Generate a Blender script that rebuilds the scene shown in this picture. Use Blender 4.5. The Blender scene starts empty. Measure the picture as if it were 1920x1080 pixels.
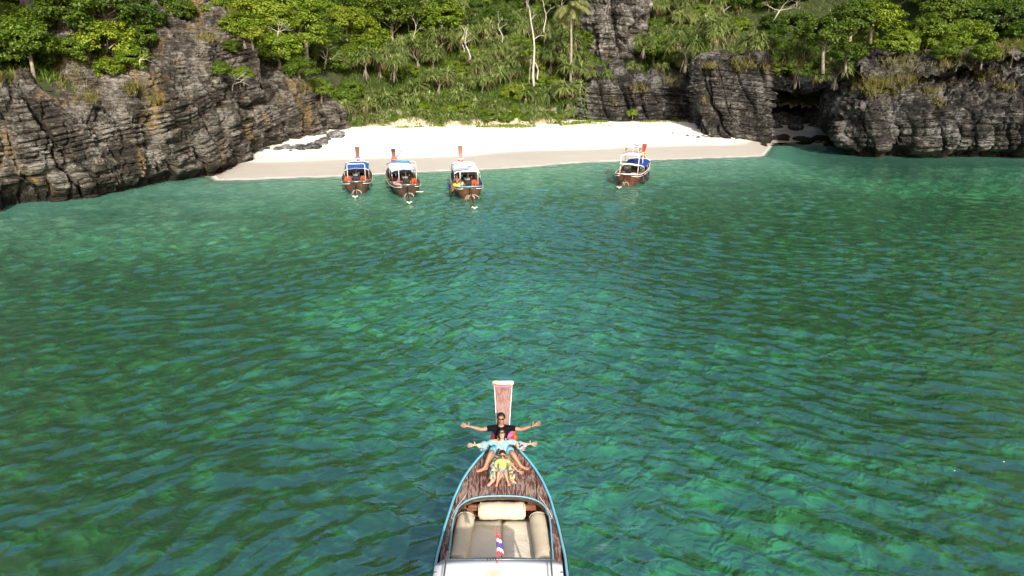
import bpy, math, random
import numpy as np
from mathutils import Vector, Matrix

S = bpy.context.scene
COL = S.collection
R = math.radians

# ------------------------------------------------------------------ camera, sky, sun
CAM_H, PITCH, FPX = 9.6, R(18.8), 1300.0
cd = bpy.data.cameras.new('camera'); cam = bpy.data.objects.new('camera', cd); COL.objects.link(cam)
cam.location = (0, 0, CAM_H); cam.rotation_euler = (math.pi/2-PITCH, 0, 0)
cd.sensor_width = 36; cd.lens = FPX/1920*36; cd.clip_start = .1; cd.clip_end = 3000
S.camera = cam
SUN = Vector((.42, -1.75, 1.0)).normalized()
sun_el = math.asin(SUN.z); sun_az = math.atan2(SUN.x, SUN.y)
W = bpy.data.worlds.new('World'); S.world = W; W.use_nodes = True
nt = W.node_tree; bg = nt.nodes['Background']
sky = nt.nodes.new('ShaderNodeTexSky'); sky.sky_type = 'NISHITA'; sky.sun_disc = False
sky.sun_elevation = sun_el; sky.sun_rotation = sun_az; sky.air_density = 1.0; sky.dust_density = 4.0; sky.ozone_density = .4
nt.links.new(sky.outputs[0], bg.inputs[0]); bg.inputs[1].default_value = .15
sl = bpy.data.lights.new('sun', 'SUN'); sl.energy = 4.6; sl.angle = R(.6); sl.color = (1, .93, .82)
so = bpy.data.objects.new('sun', sl); COL.objects.link(so); so.rotation_euler = SUN.to_track_quat('Z', 'Y').to_euler(); so.location = (20, -30, 60)
S.view_settings.view_transform = 'Standard'; S.view_settings.look = 'None'
S.view_settings.gamma = 1; S.view_settings.use_curve_mapping = False
S.view_settings.exposure = .45
S.render.engine = 'CYCLES'
S.cycles.max_bounces = 7; S.cycles.transparent_max_bounces = 12; S.cycles.diffuse_bounces = 3; S.cycles.glossy_bounces = 3
S.cycles.caustics_reflective = False; S.cycles.caustics_refractive = False

# ------------------------------------------------------------------ helpers
def ang(y): return PITCH+math.atan((y-540)/FPX)            # angle below the horizon of a row of the photograph
def on(x, y, h=0.0):                                        # point at height h seen at pixel x, y
    Y = (CAM_H-h)/math.tan(ang(y)); z = Y*math.cos(PITCH)+(CAM_H-h)*math.sin(PITCH)
    return Vector(((x-960)/FPX*z, Y, h))
def far(x, y, Y):                                           # point at distance Y seen at pixel x, y
    h = CAM_H-Y*math.tan(ang(y)); z = Y*math.cos(PITCH)+(CAM_H-h)*math.sin(PITCH)
    return Vector(((x-960)/FPX*z, Y, h))
def px(x, y, z):
    D = CAM_H-z; zc = y*math.cos(PITCH)+D*math.sin(PITCH)
    return 960+FPX*x/zc, 540+FPX*(D*math.cos(PITCH)-y*math.sin(PITCH))/zc

def hsh(*a):
    n = np.zeros(np.broadcast(*a).shape if len(a) > 1 else np.shape(a[0]))
    for k, v in enumerate(a): n = n+np.asarray(v, float)*(12.9898, 78.233, 37.719, 53.1)[k]
    s = np.sin(n+1.234)*43758.5453
    return s-np.floor(s)
def vn(x, y, z=0., seed=0):                                 # value noise 0..1
    x, y, z = np.broadcast_arrays(np.asarray(x, float), np.asarray(y, float), np.asarray(z, float))
    xi, yi, zi = np.floor(x), np.floor(y), np.floor(z); xf, yf, zf = x-xi, y-yi, z-zi
    u, v, w = [t*t*t*(t*(t*6-15)+10) for t in (xf, yf, zf)]
    r = 0
    for dz in (0, 1):
        for dy in (0, 1):
            for dx in (0, 1):
                r = r+hsh(xi+dx, yi+dy, zi+dz, seed+0*xi)*(u if dx else 1-u)*(v if dy else 1-v)*(w if dz else 1-w)
    return r
def fbm(x, y, z=0., oct=4, seed=0, gain=.5):
    r = 0; a = 1; t = 0
    for k in range(oct):
        r = r+a*vn(np.asarray(x)*2**k, np.asarray(y)*2**k, np.asarray(z)*2**k, seed+k*7); t += a; a *= gain
    return r/t
def cells(x, y, z, seed=0):                                 # worley F1, F2
    xi, yi, zi = np.floor(x), np.floor(y), np.floor(z)
    f1 = np.full(x.shape, 9.); f2 = np.full(x.shape, 9.)
    for dx in (-1, 0, 1):
        for dy in (-1, 0, 1):
            for dz in (-1, 0, 1):
                a, b, c = xi+dx, yi+dy, zi+dz
                d = np.sqrt((a+hsh(a, b, c, seed+0*a)-x)**2+(b+hsh(a, b, c, seed+1+0*a)-y)**2+(c+hsh(a, b, c, seed+2+0*a)-z)**2)
                f2 = np.where(d < f1, f1, np.minimum(f2, d)); f1 = np.minimum(f1, d)
    return f1, f2
def ss(a, b, x):
    t = np.clip((np.asarray(x, float)-a)/(b-a), 0, 1); return t*t*(3-2*t)

def np_mesh(name, V, F, smooth=True):
    me = bpy.data.meshes.new(name); V = np.asarray(V, np.float32).reshape(-1, 3); F = np.asarray(F, np.int32)
    n = F.shape[1]
    me.vertices.add(len(V)); me.vertices.foreach_set('co', V.ravel())
    me.loops.add(F.size); me.loops.foreach_set('vertex_index', F.ravel())
    me.polygons.add(len(F)); me.polygons.foreach_set('loop_start', np.arange(0, F.size, n, dtype=np.int32))
    me.polygons.foreach_set('loop_total', np.full(len(F), n, np.int32))
    me.polygons.foreach_set('use_smooth', np.full(len(F), smooth, bool))
    me.update(calc_edges=True); me.validate(); return me
def grid_faces(r, c):
    i = np.arange(r*c).reshape(r, c)
    return np.stack([i[:-1, :-1], i[:-1, 1:], i[1:, 1:], i[1:, :-1]], -1).reshape(-1, 4)
def link(name, me, m=None, parent=None, **props):
    o = bpy.data.objects.new(name, me); COL.objects.link(o)
    if m and me: me.materials.append(m)
    if parent: o.parent = parent
    for k, v in props.items(): o[k] = v
    return o
def empty(name, loc, rz=0., **props):
    o = bpy.data.objects.new(name, None); COL.objects.link(o); o.location = loc; o.rotation_euler = (0, 0, rz)
    o.empty_display_size = .2
    for k, v in props.items(): o[k] = v
    return o
class MB:                                                   # collects shapes for ONE mesh
    def __init__(s): s.v = []; s.f = []
    def add(s, v, f):
        b = len(s.v); s.v += [tuple(p) for p in v]; s.f += [tuple(i+b for i in q) for q in f]; return s
    def box(s, c, d, rot=None, bev=0):
        c = Vector(c); x, y, z = [k/2 for k in d]
        if bev:
            v = []; f = []
            for sz, k in ((-z, 0), (-z+bev, 1), (z-bev, 1), (z, 0)):
                ax, ay = (x, y) if k else (x-bev, y-bev)
                b = bev
                v += [(-ax+b, -ay, sz), (ax-b, -ay, sz), (ax, -ay+b, sz), (ax, ay-b, sz), (ax-b, ay, sz), (-ax+b, ay, sz), (-ax, ay-b, sz), (-ax, -ay+b, sz)]
            for r in range(3):
                for i in range(8): j = (i+1) % 8; f.append((r*8+i, r*8+j, r*8+8+j, r*8+8+i))
            f += [tuple(range(7, -1, -1)), tuple(range(24, 32))]
        else:
            v = [(a*x, b*y, e*z) for e in (-1, 1) for b in (-1, 1) for a in (-1, 1)]
            f = [(0, 2, 3, 1), (4, 5, 7, 6), (0, 1, 5, 4), (2, 6, 7, 3), (0, 4, 6, 2), (1, 3, 7, 5)]
        if rot is not None: v = [rot @ Vector(p) for p in v]
        return s.add([Vector(p)+c for p in v], f)
    def tube(s, pts, r, n=6, cap=True, flat=1.0):
        pts = [Vector(p) for p in pts]; m = len(pts)
        if not hasattr(r, '__len__'): r = [r]*m
        v = []; f = []; up = Vector((0, 0, 1))
        for i, p in enumerate(pts):
            t = (pts[min(i+1, m-1)]-pts[max(i-1, 0)]).normalized()
            a = t.cross(up if abs(t.z) < .95 else Vector((0, 1, 0))).normalized(); b = a.cross(t)
            for k in range(n):
                q = 2*math.pi*k/n; v.append(p+a*math.cos(q)*r[i]+b*math.sin(q)*r[i]*flat)
        for i in range(m-1):
            for k in range(n): j = (k+1) % n; f.append((i*n+k, i*n+j, i*n+n+j, i*n+n+k))
        if cap: f += [tuple(range(n-1, -1, -1)), tuple(range((m-1)*n, m*n))]
        return s.add(v, f)
    def ball(s, c, r, n=10, m=7, rot=None):
        c = Vector(c)
        if not hasattr(r, '__len__'): r = (r, r, r)
        v = [(0, 0, -1)]; f = []
        for j in range(1, m):
            t = math.pi*j/m
            for i in range(n): q = 2*math.pi*i/n; v.append((math.sin(t)*math.cos(q), math.sin(t)*math.sin(q), -math.cos(t)))
        v.append((0, 0, 1))
        for i in range(n): k = (i+1) % n; f += [(0, 1+k, 1+i), (len(v)-1, 1+(m-2)*n+i, 1+(m-2)*n+k)]
        for j in range(m-2):
            for i in range(n): k = (i+1) % n; f.append((1+j*n+i, 1+j*n+k, 1+j*n+n+k, 1+j*n+n+i))
        v = [Vector((p[0]*r[0], p[1]*r[1], p[2]*r[2])) for p in v]
        if rot is not None: v = [rot @ p for p in v]
        return s.add([p+c for p in v], f)
    def torus(s, c, R_, r, n=16, m=6, axis='x'):
        v = []; f = []; c = Vector(c)
        for i in range(n):
            a = 2*math.pi*i/n
            for k in range(m):
                b = 2*math.pi*k/m; q = R_+r*math.cos(b); w = r*math.sin(b)
                v.append(c+Vector({'x': (w, q*math.cos(a), q*math.sin(a)), 'y': (q*math.cos(a), w, q*math.sin(a)), 'z': (q*math.cos(a), q*math.sin(a), w)}[axis]))
        for i in range(n):
            for k in range(m): f.append((i*m+k, ((i+1) % n)*m+k, ((i+1) % n)*m+(k+1) % m, i*m+(k+1) % m))
        return s.add(v, f)
    def sheet(s, P, th=None):                                # P[r][c] grid of points, optional thickness downward
        r, c = len(P), len(P[0]); v = [Vector(p) for row in P for p in row]; f = []
        for i in range(r-1):
            for j in range(c-1): f.append((i*c+j, i*c+j+1, i*c+c+j+1, i*c+c+j))
        if th:
            n = r*c; d = Vector(th) if hasattr(th, '__len__') else Vector((0, 0, -th)); v += [p+d for p in v]
            f += [tuple(x+n for x in reversed(q)) for q in f[:]]
            ring = [j for j in range(c)]+[i*c+c-1 for i in range(1, r)]+[(r-1)*c+j for j in range(c-2, -1, -1)]+[i*c for i in range(r-2, 0, -1)]
            for a in range(len(ring)): b = ring[(a+1) % len(ring)]; f.append((b, ring[a], ring[a]+n, b+n))
        return s.add(v, f)
    def build(s, name, m=None, parent=None, smooth=True, **props):
        me = bpy.data.meshes.new(name); me.from_pydata(s.v, [], s.f)
        me.polygons.foreach_set('use_smooth', [smooth]*len(s.f)); me.update()
        return link(name, me, m, parent, **props)

# ------------------------------------------------------------------ materials
class NT:
    def __init__(s, name):
        s.m = bpy.data.materials.new(name); s.m.use_nodes = True; s.t = s.m.node_tree; s.n = s.t.nodes
        s.b = s.n['Principled BSDF']; s.out = s.n['Material Output']
    def node(s, t, **k):
        x = s.n.new(t)
        for a, v in k.items(): setattr(x, a, v)
        return x
    def l(s, a, b): s.t.links.new(a, b)
    def coord(s, kind='Object', scale=(1, 1, 1), rot=(0, 0, 0)):
        if kind == 'Position': g = s.node('ShaderNodeNewGeometry').outputs['Position']
        else: g = s.node('ShaderNodeTexCoord').outputs[kind]
        m = s.node('ShaderNodeMapping'); m.inputs['Scale'].default_value = scale; m.inputs['Rotation'].default_value = rot
        s.l(g, m.inputs['Vector']); return m.outputs[0]
    def noise(s, vec, scale, detail=4, rough=.55, dist=0.):
        n = s.node('ShaderNodeTexNoise'); n.inputs['Scale'].default_value = scale; n.inputs['Detail'].default_value = detail
        n.inputs['Roughness'].default_value = rough; n.inputs['Distortion'].default_value = dist; s.l(vec, n.inputs['Vector']); return n.outputs['Fac']
    def ramp(s, fac, stops, interp='LINEAR'):
        r = s.node('ShaderNodeValToRGB'); r.color_ramp.interpolation = interp; e = r.color_ramp.elements
        while len(e) < len(stops): e.new(.5)
        for k, (p, c) in enumerate(stops):
            e[k].position = p; e[k].color = (*c, 1) if hasattr(c, '__len__') else (c, c, c, 1)
        s.l(fac, r.inputs[0]); return r.outputs[0]
    def mix(s, fac, a, b, mode='MIX'):
        m = s.node('ShaderNodeMix', data_type='RGBA', blend_type=mode)
        for i, v in ((0, fac), (6, a), (7, b)):
            if isinstance(v, bpy.types.NodeSocket): s.l(v, m.inputs[i])
            elif i == 0: m.inputs[0].default_value = v
            else: m.inputs[i].default_value = (*v, 1)
        return m.outputs[2]
    def math(s, op, a, b=0., c=None):
        m = s.node('ShaderNodeMath', operation=op)
        for i, v in enumerate((a, b, c)):
            if v is None: continue
            if isinstance(v, bpy.types.NodeSocket): s.l(v, m.inputs[i])
            else: m.inputs[i].default_value = v
        return m.outputs[0]
    def bump(s, h, strength=.5, dist=.05, nrm=None):
        b = s.node('ShaderNodeBump'); b.inputs['Strength'].default_value = strength; b.inputs['Distance'].default_value = dist
        s.l(h, b.inputs['Height'])
        if nrm: s.l(nrm, b.inputs['Normal'])
        return b.outputs[0]
    def done(s, col=None, rough=.6, nrm=None, spec=None, metal=0.):
        if col is not None:
            if isinstance(col, bpy.types.NodeSocket): s.l(col, s.b.inputs['Base Color'])
            else: s.b.inputs['Base Color'].default_value = (*col, 1)
        if isinstance(rough, bpy.types.NodeSocket): s.l(rough, s.b.inputs['Roughness'])
        else: s.b.inputs['Roughness'].default_value = rough
        if nrm: s.l(nrm, s.b.inputs['Normal'])
        if spec is not None: s.b.inputs['Specular IOR Level'].default_value = spec
        s.b.inputs['Metallic'].default_value = metal
        return s.m

def paint(name, c, rough=.5, var=.35, scale=6, bump=.15, metal=0., dirt=None):
    n = NT(name); v = n.coord('Object')
    f = n.noise(v, scale, 6)
    d = dirt or tuple(k*(1-var) for k in c)
    col = n.mix(n.ramp(f, [(.35, 0.), (.7, 1.)]), d, c)
    return n.done(col, rough, n.bump(n.noise(v, scale*6, 3), bump, .01), metal=metal)
def worn_wood(name, pa, wood, amt=.5, sc=(9, 1.2, 9), k=4.):
    n = NT(name); v = n.coord('Object', sc)
    g = n.noise(v, k, 8, .68, .6); big = n.noise(n.coord('Object'), 1.7, 4)
    f = n.math('ADD', g, n.math('MULTIPLY', n.math('SUBTRACT', big, .5), .35))
    grain = n.noise(n.coord('Object', (sc[0]*4, sc[1]*.7, sc[2]*4)), 6, 4, .6)
    w = n.mix(grain, tuple(c*.55 for c in wood), tuple(min(1, c*1.35) for c in wood))
    p = n.mix(n.noise(v, 11, 3), tuple(c*.6 for c in pa), tuple(c*1.3 for c in pa))
    col = n.mix(n.ramp(f, [(amt-.05, 0.), (amt+.04, 1.)]), p, w)
    return n.done(col, n.ramp(f, [(.3, .42), (.6, .8)]), n.bump(grain, .35, .01))

def rock_mat(name, dark, mid, light, ochre=0., dip=.0, fine=1.0):
    n = NT(name); P = n.coord('Position')
    lay = n.coord('Position', (.35, .35, 2.6), (0, R(dip), 0))
    a = n.noise(P, .55, 6, .6); b = n.noise(lay, 2.2*fine, 8, .7, .4); c = n.noise(P, 3.3, 8, .72)
    f = n.math('ADD', n.math('MULTIPLY', b, .55), n.math('MULTIPLY', c, .45))
    f2 = n.math('ADD', f, n.math('MULTIPLY', n.math('SUBTRACT', a, .5), .75))
    col = n.ramp(f2, [(.40, dark), (.50, mid), (.56, tuple((x+y)/2 for x, y in zip(mid, light))), (.64, light)])
    if ochre:
        st = n.noise(n.coord('Position', (.5, .5, .22)), .8, 5, .6)
        col = n.mix(n.math('MULTIPLY', n.ramp(st, [(.56, 0.), (.66, 1.)]), ochre), col, (.30, .20, .07))
    # wet black band and weed at the foot
    z = n.node('ShaderNodeSeparateXYZ'); n.l(P, z.inputs[0])
    zz = n.math('ADD', z.outputs['Z'], n.math('MULTIPLY', n.math('SUBTRACT', n.noise(P, .8, 5), .5), 1.4))
    col = n.mix(n.ramp(zz, [(.55, 1.), (.95, 0.)]), col, (.02, .017, .012))
    crk = n.node('ShaderNodeTexVoronoi', feature='DISTANCE_TO_EDGE'); crk.inputs['Scale'].default_value = 1.6
    lv = n.node('ShaderNodeVectorMath', operation='ADD'); nn = n.node('ShaderNodeTexNoise'); nn.inputs['Scale'].default_value = 2.
    n.l(P, nn.inputs['Vector']); n.l(n.coord('Position', (.8, .8, 2.6), (0, R(dip), 0)), lv.inputs[0]); n.l(nn.outputs['Color'], lv.inputs[1])
    n.l(lv.outputs[0], crk.inputs['Vector'])
    e = n.ramp(crk.outputs['Distance'], [(0., 0.), (.09, 1.)])
    h = n.math('ADD', n.math('MULTIPLY', f, 1.0), n.math('MULTIPLY', e, .35))
    return n.done(col, .82, n.bump(n.noise(P, 9, 6, .75), .6, .05, n.bump(h, 1.0, .28)), spec=.3)

def leaf_mat(name, cols, trans=.26, rough=.45, hue=.5):
    n = NT(name); g = n.node('ShaderNodeNewGeometry'); oi = n.node('ShaderNodeObjectInfo')
    nz = n.noise(n.coord('Position'), .55, 3)
    f = n.math('ADD', n.math('MULTIPLY', g.outputs['Random Per Island'], .5), n.math('MULTIPLY', nz, .3))
    f = n.math('ADD', f, n.math('MULTIPLY', oi.outputs['Random'], .25))
    col = n.ramp(f, [(.15+.7*i/(len(cols)-1), c) for i, c in enumerate(cols)])
    d = n.b; n.l(col, d.inputs['Base Color']); d.inputs['Roughness'].default_value = rough; d.inputs['Specular IOR Level'].default_value = .3
    t = n.node('ShaderNodeBsdfTranslucent'); n.l(n.mix(.5, col, (.24, .34, .03), 'MIX') , t.inputs[0])
    mx = n.node('ShaderNodeMixShader'); mx.inputs[0].default_value = trans
    n.l(d.outputs[0], mx.inputs[1]); n.l(t.outputs[0], mx.inputs[2]); n.l(mx.outputs[0], n.out.inputs[0])
    return n.m

M = {}
M['rock_l'] = rock_mat('limestone warm', (.026, .022, .018), (.078, .068, .054), (.24, .225, .205), .6, 14)
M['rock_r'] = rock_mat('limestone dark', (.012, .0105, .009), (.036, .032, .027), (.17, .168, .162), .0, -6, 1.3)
M['rock_c'] = rock_mat('limestone grey', (.03, .027, .023), (.10, .09, .08), (.33, .32, .30), .2, 0)
M['boulder'] = rock_mat('boulder grey', (.04, .04, .042), (.12, .12, .125), (.34, .34, .35), 0, 5, 1.6)
M['bark'] = paint('pale bark', (.34, .29, .23), .8, .5, 5, .5)
M['bark_dead'] = paint('bleached dead wood', (.52, .48, .42), .8, .35, 6, .4)
M['bark_dark'] = paint('brown bark', (.14, .10, .07), .85, .5, 5, .5)
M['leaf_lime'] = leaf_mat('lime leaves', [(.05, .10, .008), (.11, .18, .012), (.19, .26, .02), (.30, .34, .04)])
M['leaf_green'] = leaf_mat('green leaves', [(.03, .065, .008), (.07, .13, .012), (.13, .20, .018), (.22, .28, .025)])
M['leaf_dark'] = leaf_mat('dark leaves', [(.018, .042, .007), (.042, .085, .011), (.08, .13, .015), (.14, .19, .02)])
M['strap'] = leaf_mat('pandanus leaves', [(.05, .085, .022), (.115, .17, .045), (.20, .26, .075), (.35, .38, .15)], .3, .4)
M['strap_dead'] = leaf_mat('dead pandanus leaves', [(.10, .065, .035), (.20, .14, .08), (.30, .23, .13)], .15, .6)
M['grass'] = leaf_mat('dry cliff grass', [(.10, .13, .025), (.19, .20, .04), (.30, .25, .08), (.38, .28, .12)], .35, .55)
M['under'] = leaf_mat('undergrowth leaves', [(.03, .07, .010), (.075, .15, .018), (.13, .23, .028), (.22, .32, .05)], .35, .5)
M['palm'] = leaf_mat('palm leaflets', [(.10, .13, .04), (.20, .22, .08), (.33, .32, .14)], .3, .45)

# ------------------------------------------------------------------ terrain
SHX = [-90, -45, -34, -28.5, -26.6, -24.6, -23.4, -14, -5.5, 1.9, 12, 24.5, 26.5, 29.5, 34, 50, 90]
SHY = [28, 41, 47.5, 52.5, 57, 57.8, 55.9, 57.1, 59.9, 62.7, 65.5, 69, 73, 81, 82, 76, 66]
LAND = np.array([(-110, 5), (-70, 24), (-45, 34), (-32.2, 42.8), (-28, 47.4), (-25.8, 53), (-23.4, 56.6), (-23.1, 60.5), (-21.8, 62.5), (-19, 72), (-17, 77),
                 (-10, 79), (0, 80), (7, 82.5), (12, 84.5), (21, 86), (24, 87), (29, 88), (34, 86), (35.5, 74), (38, 67), (48, 67), (75, 61), (120, 45)], float)
def land_dist(x, y):
    x = np.asarray(x, float); y = np.asarray(y, float); d = np.full(np.broadcast(x, y).shape, 1e9)
    for a, b in zip(LAND[:-1], LAND[1:]):
        e = b-a; t = np.clip(((x-a[0])*e[0]+(y-a[1])*e[1])/(e@e), 0, 1)
        d = np.minimum(d, np.hypot(x-a[0]-t*e[0], y-a[1]-t*e[1]))
    return np.where(y > np.interp(x, LAND[:, 0], LAND[:, 1]), d, -d)
def sand_z(x, y):
    x = np.asarray(x, float); y = np.asarray(y, float)
    s = y-np.interp(x, SHX, SHY)+ (vn(x*.13, y*.13, 3)-.5)*1.6
    up = .12*np.clip(s, 0, 14)+.045*np.clip(s-14, 0, 20)
    o = np.clip(-s, 0, 200); dn = -(.09*np.minimum(o, 8)+.06*np.clip(o-8, 0, 22)+.02*np.clip(o-30, 0, 40))
    return np.where(s > 0, up, dn)+(fbm(x*.35, y*.35, 0, 3, 5)-.5)*.22*ss(1, 10, np.abs(s))
def hill_z(x, y):
    x = np.asarray(x, float); y = np.asarray(y, float); D = land_dist(x, y)
    A = np.interp(D, [-4, 0, 1.5, 3, 4.5, 10, 15, 30, 70], [-3, -2.0, 2.0, 5.2, 7.0, 10.2, 14, 32, 75])
    B = np.interp(D, [-4, -1.2, .3, 25, 60, 120], [.9, 1.35, 2.45, 14.0, 33, 62])
    C = np.interp(D, [-4, 0, 1.2, 3, 8, 30, 80], [0, .8, 4.3, 6.4, 8.8, 24, 60])
    Dd = np.interp(D, [-4, 0, 2, 4, 9, 14, 30, 70], [-3, -1.5, 2.2, 4.2, 6.9, 9.0, 25, 68])
    wA = 1-ss(-20.5, -16.5, x); wC = ss(4, 9, x)*(1-ss(27.5, 30, x)); wD = ss(27.5, 30, x); wB = np.clip(1-wA-wC-wD, 0, 1)
    h = wA*A+wB*B+wC*C+wD*Dd
    h = h+ss(18, 60, np.abs(x))*ss(10, 45, D)*36
    return h+(fbm(x*.16, y*.16, 0, 4, 11)-.5)*2.6*ss(1, 10, D)

def sheet_obj(name, xs, ys, fz, m, keep=None, **props):
    X, Y = np.meshgrid(xs, ys); Z = fz(X, Y); F = grid_faces(len(ys), len(xs))
    if keep is not None: F = F[keep(X, Y).ravel()[F].all(axis=1)]
    return link(name, np_mesh(name, np.stack([X, Y, Z], -1).reshape(-1, 3), F), m, kind='structure', **props)

n = NT('beach sand'); P = n.coord('Position'); sp = n.node('ShaderNodeSeparateXYZ'); n.l(P, sp.inputs[0])
hz = n.math('ADD', sp.outputs['Z'], n.math('MULTIPLY', n.math('SUBTRACT', n.noise(n.coord('Position', (.25, 1, 1)), .35, 3), .5), .25))
dry = n.mix(n.noise(P, 2.5, 8, .7), (.76, .72, .64), (.90, .87, .80))
wet = n.mix(n.noise(n.coord('Position', (.3, 1.6, 1)), 1.6, 6), (.43, .40, .355), (.53, .50, .45))
col = n.mix(n.ramp(hz, [(.50, 0.), (.56, .45), (.74, .55), (.80, 1.)]), wet, dry)
deb = n.noise(P, 7, 6, .8)
zb = n.ramp(n.math('MULTIPLY', sp.outputs['Z'], .25), [(.42, 0.), (.56, 1.)])
col = n.mix(n.math('MULTIPLY', n.ramp(deb, [(.56, 0.), (.62, 1.)]), n.math('MULTIPLY', zb, .7)), col, (.22, .16, .09))
M['sand'] = n.done(col, n.ramp(hz, [(.45, .35), (.6, .9)]), n.bump(n.noise(P, 3., 8, .7), .5, .08), spec=.3)

n = NT('reef and sand seabed'); P = n.coord('Position')
wv = n.node('ShaderNodeTexNoise'); wv.inputs['Scale'].default_value = 1.1; wv.inputs['Detail'].default_value = 3; n.l(P, wv.inputs['Vector'])
wa = n.node('ShaderNodeVectorMath', operation='MULTIPLY_ADD'); n.l(wv.outputs['Color'], wa.inputs[0]); wa.inputs[1].default_value = (1.3, 1.3, 0); n.l(P, wa.inputs[2])
vo = n.node('ShaderNodeTexVoronoi'); vo.inputs['Scale'].default_value = 1.15; n.l(wa.outputs[0], vo.inputs['Vector'])
vs = n.node('ShaderNodeTexVoronoi'); vs.inputs['Scale'].default_value = 3.0; n.l(wa.outputs[0], vs.inputs['Vector'])
big = n.noise(n.coord('Position', (1, 1, 0)), .085, 4, .6)
med = n.noise(n.coord('Position', (1, 1.2, 0)), .42, 6, .65, .5)
hd = n.math('ADD', n.ramp(vo.outputs['Distance'], [(.0, 1.), (.7, 0.)]), n.math('MULTIPLY', n.ramp(vs.outputs['Distance'], [(0., 1.), (.6, 0.)]), .6))
coral = n.mix(n.math('MULTIPLY', hd, .85), (.005, .007, .003), (.30, .31, .15))
coral = n.mix(n.ramp(n.noise(P, 3.5, 6, .7), [(.45, 0.), (.7, .5)]), coral, (.26, .27, .15))
sandy = n.mix(n.noise(P, 1.8, 7, .65), (.42, .42, .31), (.72, .70, .54))
fm = n.math('ADD', n.math('MULTIPLY', big, .75), n.math('MULTIPLY', med, .25))
at = n.node('ShaderNodeAttribute', attribute_name='sandy')
fm = n.math('ADD', fm, at.outputs['Fac'])
col = n.mix(n.ramp(fm, [(.47, 0.), (.68, 1.)]), coral, sandy)
col = n.mix(n.ramp(vo.outputs['Distance'], [(.30, 0.), (.62, .55)]), col, (.03, .035, .018))
col = n.mix(n.ramp(n.noise(n.coord('Position'), .9, 3, .5), [(.52, 0.), (.66, .4)]), col, (.035, .04, .02))
M['seabed'] = n.done(col, .9, n.bump(hd, .8, .3))

n = NT('hillside soil'); P = n.coord('Position')
z_ = n.node('ShaderNodeSeparateXYZ'); n.l(P, z_.inputs[0])
zf = n.ramp(n.math('MULTIPLY', n.math('ADD', z_.outputs['Z'], n.math('MULTIPLY', n.math('SUBTRACT', n.noise(P, .9, 6, .7), .5), 3.2)), .2), [(.56, 1.), (.72, 0.)])
M['soil'] = n.done(n.mix(zf, n.mix(n.noise(P, .5, 7, .65), (.018, .026, .010), (.06, .075, .022)), (.55, .46, .34)), .95, n.bump(n.noise(P, 1.4, 6, .7), 1., .5))

def dense(*seg):
    return np.concatenate([np.arange(a, b, s) for a, b, s in seg])
sheet_obj('beach', dense((-40, 60, .3)), dense((50, 96, .25)), sand_z, M['sand'], lambda x, y: sand_z(x, y) > -.12)
ys = dense((-60, 2, 2), (2, 52, .35), (52, 69, .5)); xs = dense((-120, -40, 2.5), (-40, 45, .4), (45, 120, 2.5))
def seabed_z(x, y):
    z = sand_z(x, y); amp = ss(-.3, -1.3, z)
    f1, _ = cells(x*.9+vn(x, y)*.6, y*.9, 0*x, 3)
    return z-.35*amp*0+amp*((.55-f1)*.45+(fbm(x*.8, y*.8, 0, 3, 9)-.5)*.5)-.06
sb = sheet_obj('seabed', xs, ys, seabed_z, M['seabed'])
X, Y = np.meshgrid(xs, ys)
PXX, PYY = px(X, np.maximum(Y, 3), 0*X)
def blob(a, b, ra, rb, k): return k*np.exp(-((X-a)/ra)**2-((Y-b)/rb)**2)
# where the bed is sand and where reef, laid out in metres on the ground
sd = .32*ss(12, 2, np.interp(X, SHX, SHY)-Y)
for a in [(-4, 31.5, 9, 4, .34), (-27, 42, 8, 2.5, .28), (-20, 39.5, 9, 2.2, .16), (38, 60, 12, 3.0, .28), (9, 17, 7, 4, .14), (-2, 22, 7, 4, .10), (4, 27, 7, 3, .08),
          (26, 49, 18, 7.5, -.30), (-16, 32, 9, 5.5, -.30), (16, 33, 10, 5, -.16), (-10, 15, 5, 4, -.14), (6, 11.5, 3, 3, .12), (9, 50, 9, 4, -.12), (-28.5, 45.6, 6, .9, -.5), (-24, 50.5, 3, .8, -.4), (11, 11, 3, 3, -.15)]:
    sd = sd+1.35*blob(*a)
at = sb.data.attributes.new('sandy', 'FLOAT', 'POINT'); at.data.foreach_set('value', (sd+.02).astype(np.float32).ravel())
sheet_obj('hillside', dense((-150, -50, 3), (-50, 60, .6), (60, 150, 3)), dense((20, 60, 1.2), (60, 112, .6), (112, 240, 3)), hill_z, M['soil'], lambda x, y: land_dist(x, y) > np.where((x > -18) & (x < 5.5), -1.2, np.where((x > 19) & (x < 39), 2.8, np.where(x < 6, 1.7, 1.3))))

# ------------------------------------------------------------------ water
rng = np.random.default_rng(7)
ys = dense((-55, 0, 3.), (0, 8, .4), (8, 22, .06), (22, 38, .07), (38, 52, .10), (52, 76, .16))
us = np.concatenate([np.linspace(-3.0, -.84, 14)[:-1], np.linspace(-.84, .84, 640), np.linspace(.84, 3.0, 14)[1:]])
U, Y = np.meshgrid(us, ys); X = U*(np.maximum(Y, 0)+6.5)
X = X*np.where(Y < 0, 1.0, 1.0)
Z = np.zeros_like(X); sx = 1.68*(np.maximum(Y, 0)+6.5)/640; sy = np.gradient(ys)[:, None]+0*X
gsz = np.maximum(sx, sy)
wx = X+1.1*(fbm(X*.12, Y*.12, 0, 2, 3)-.5)*3; wy = Y+1.1*(fbm(X*.14, Y*.14, 5, 2, 4)-.5)*3+.020*X*X/(1+np.abs(X)/22)
DX = np.zeros_like(X); DY = np.zeros_like(X)
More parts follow.
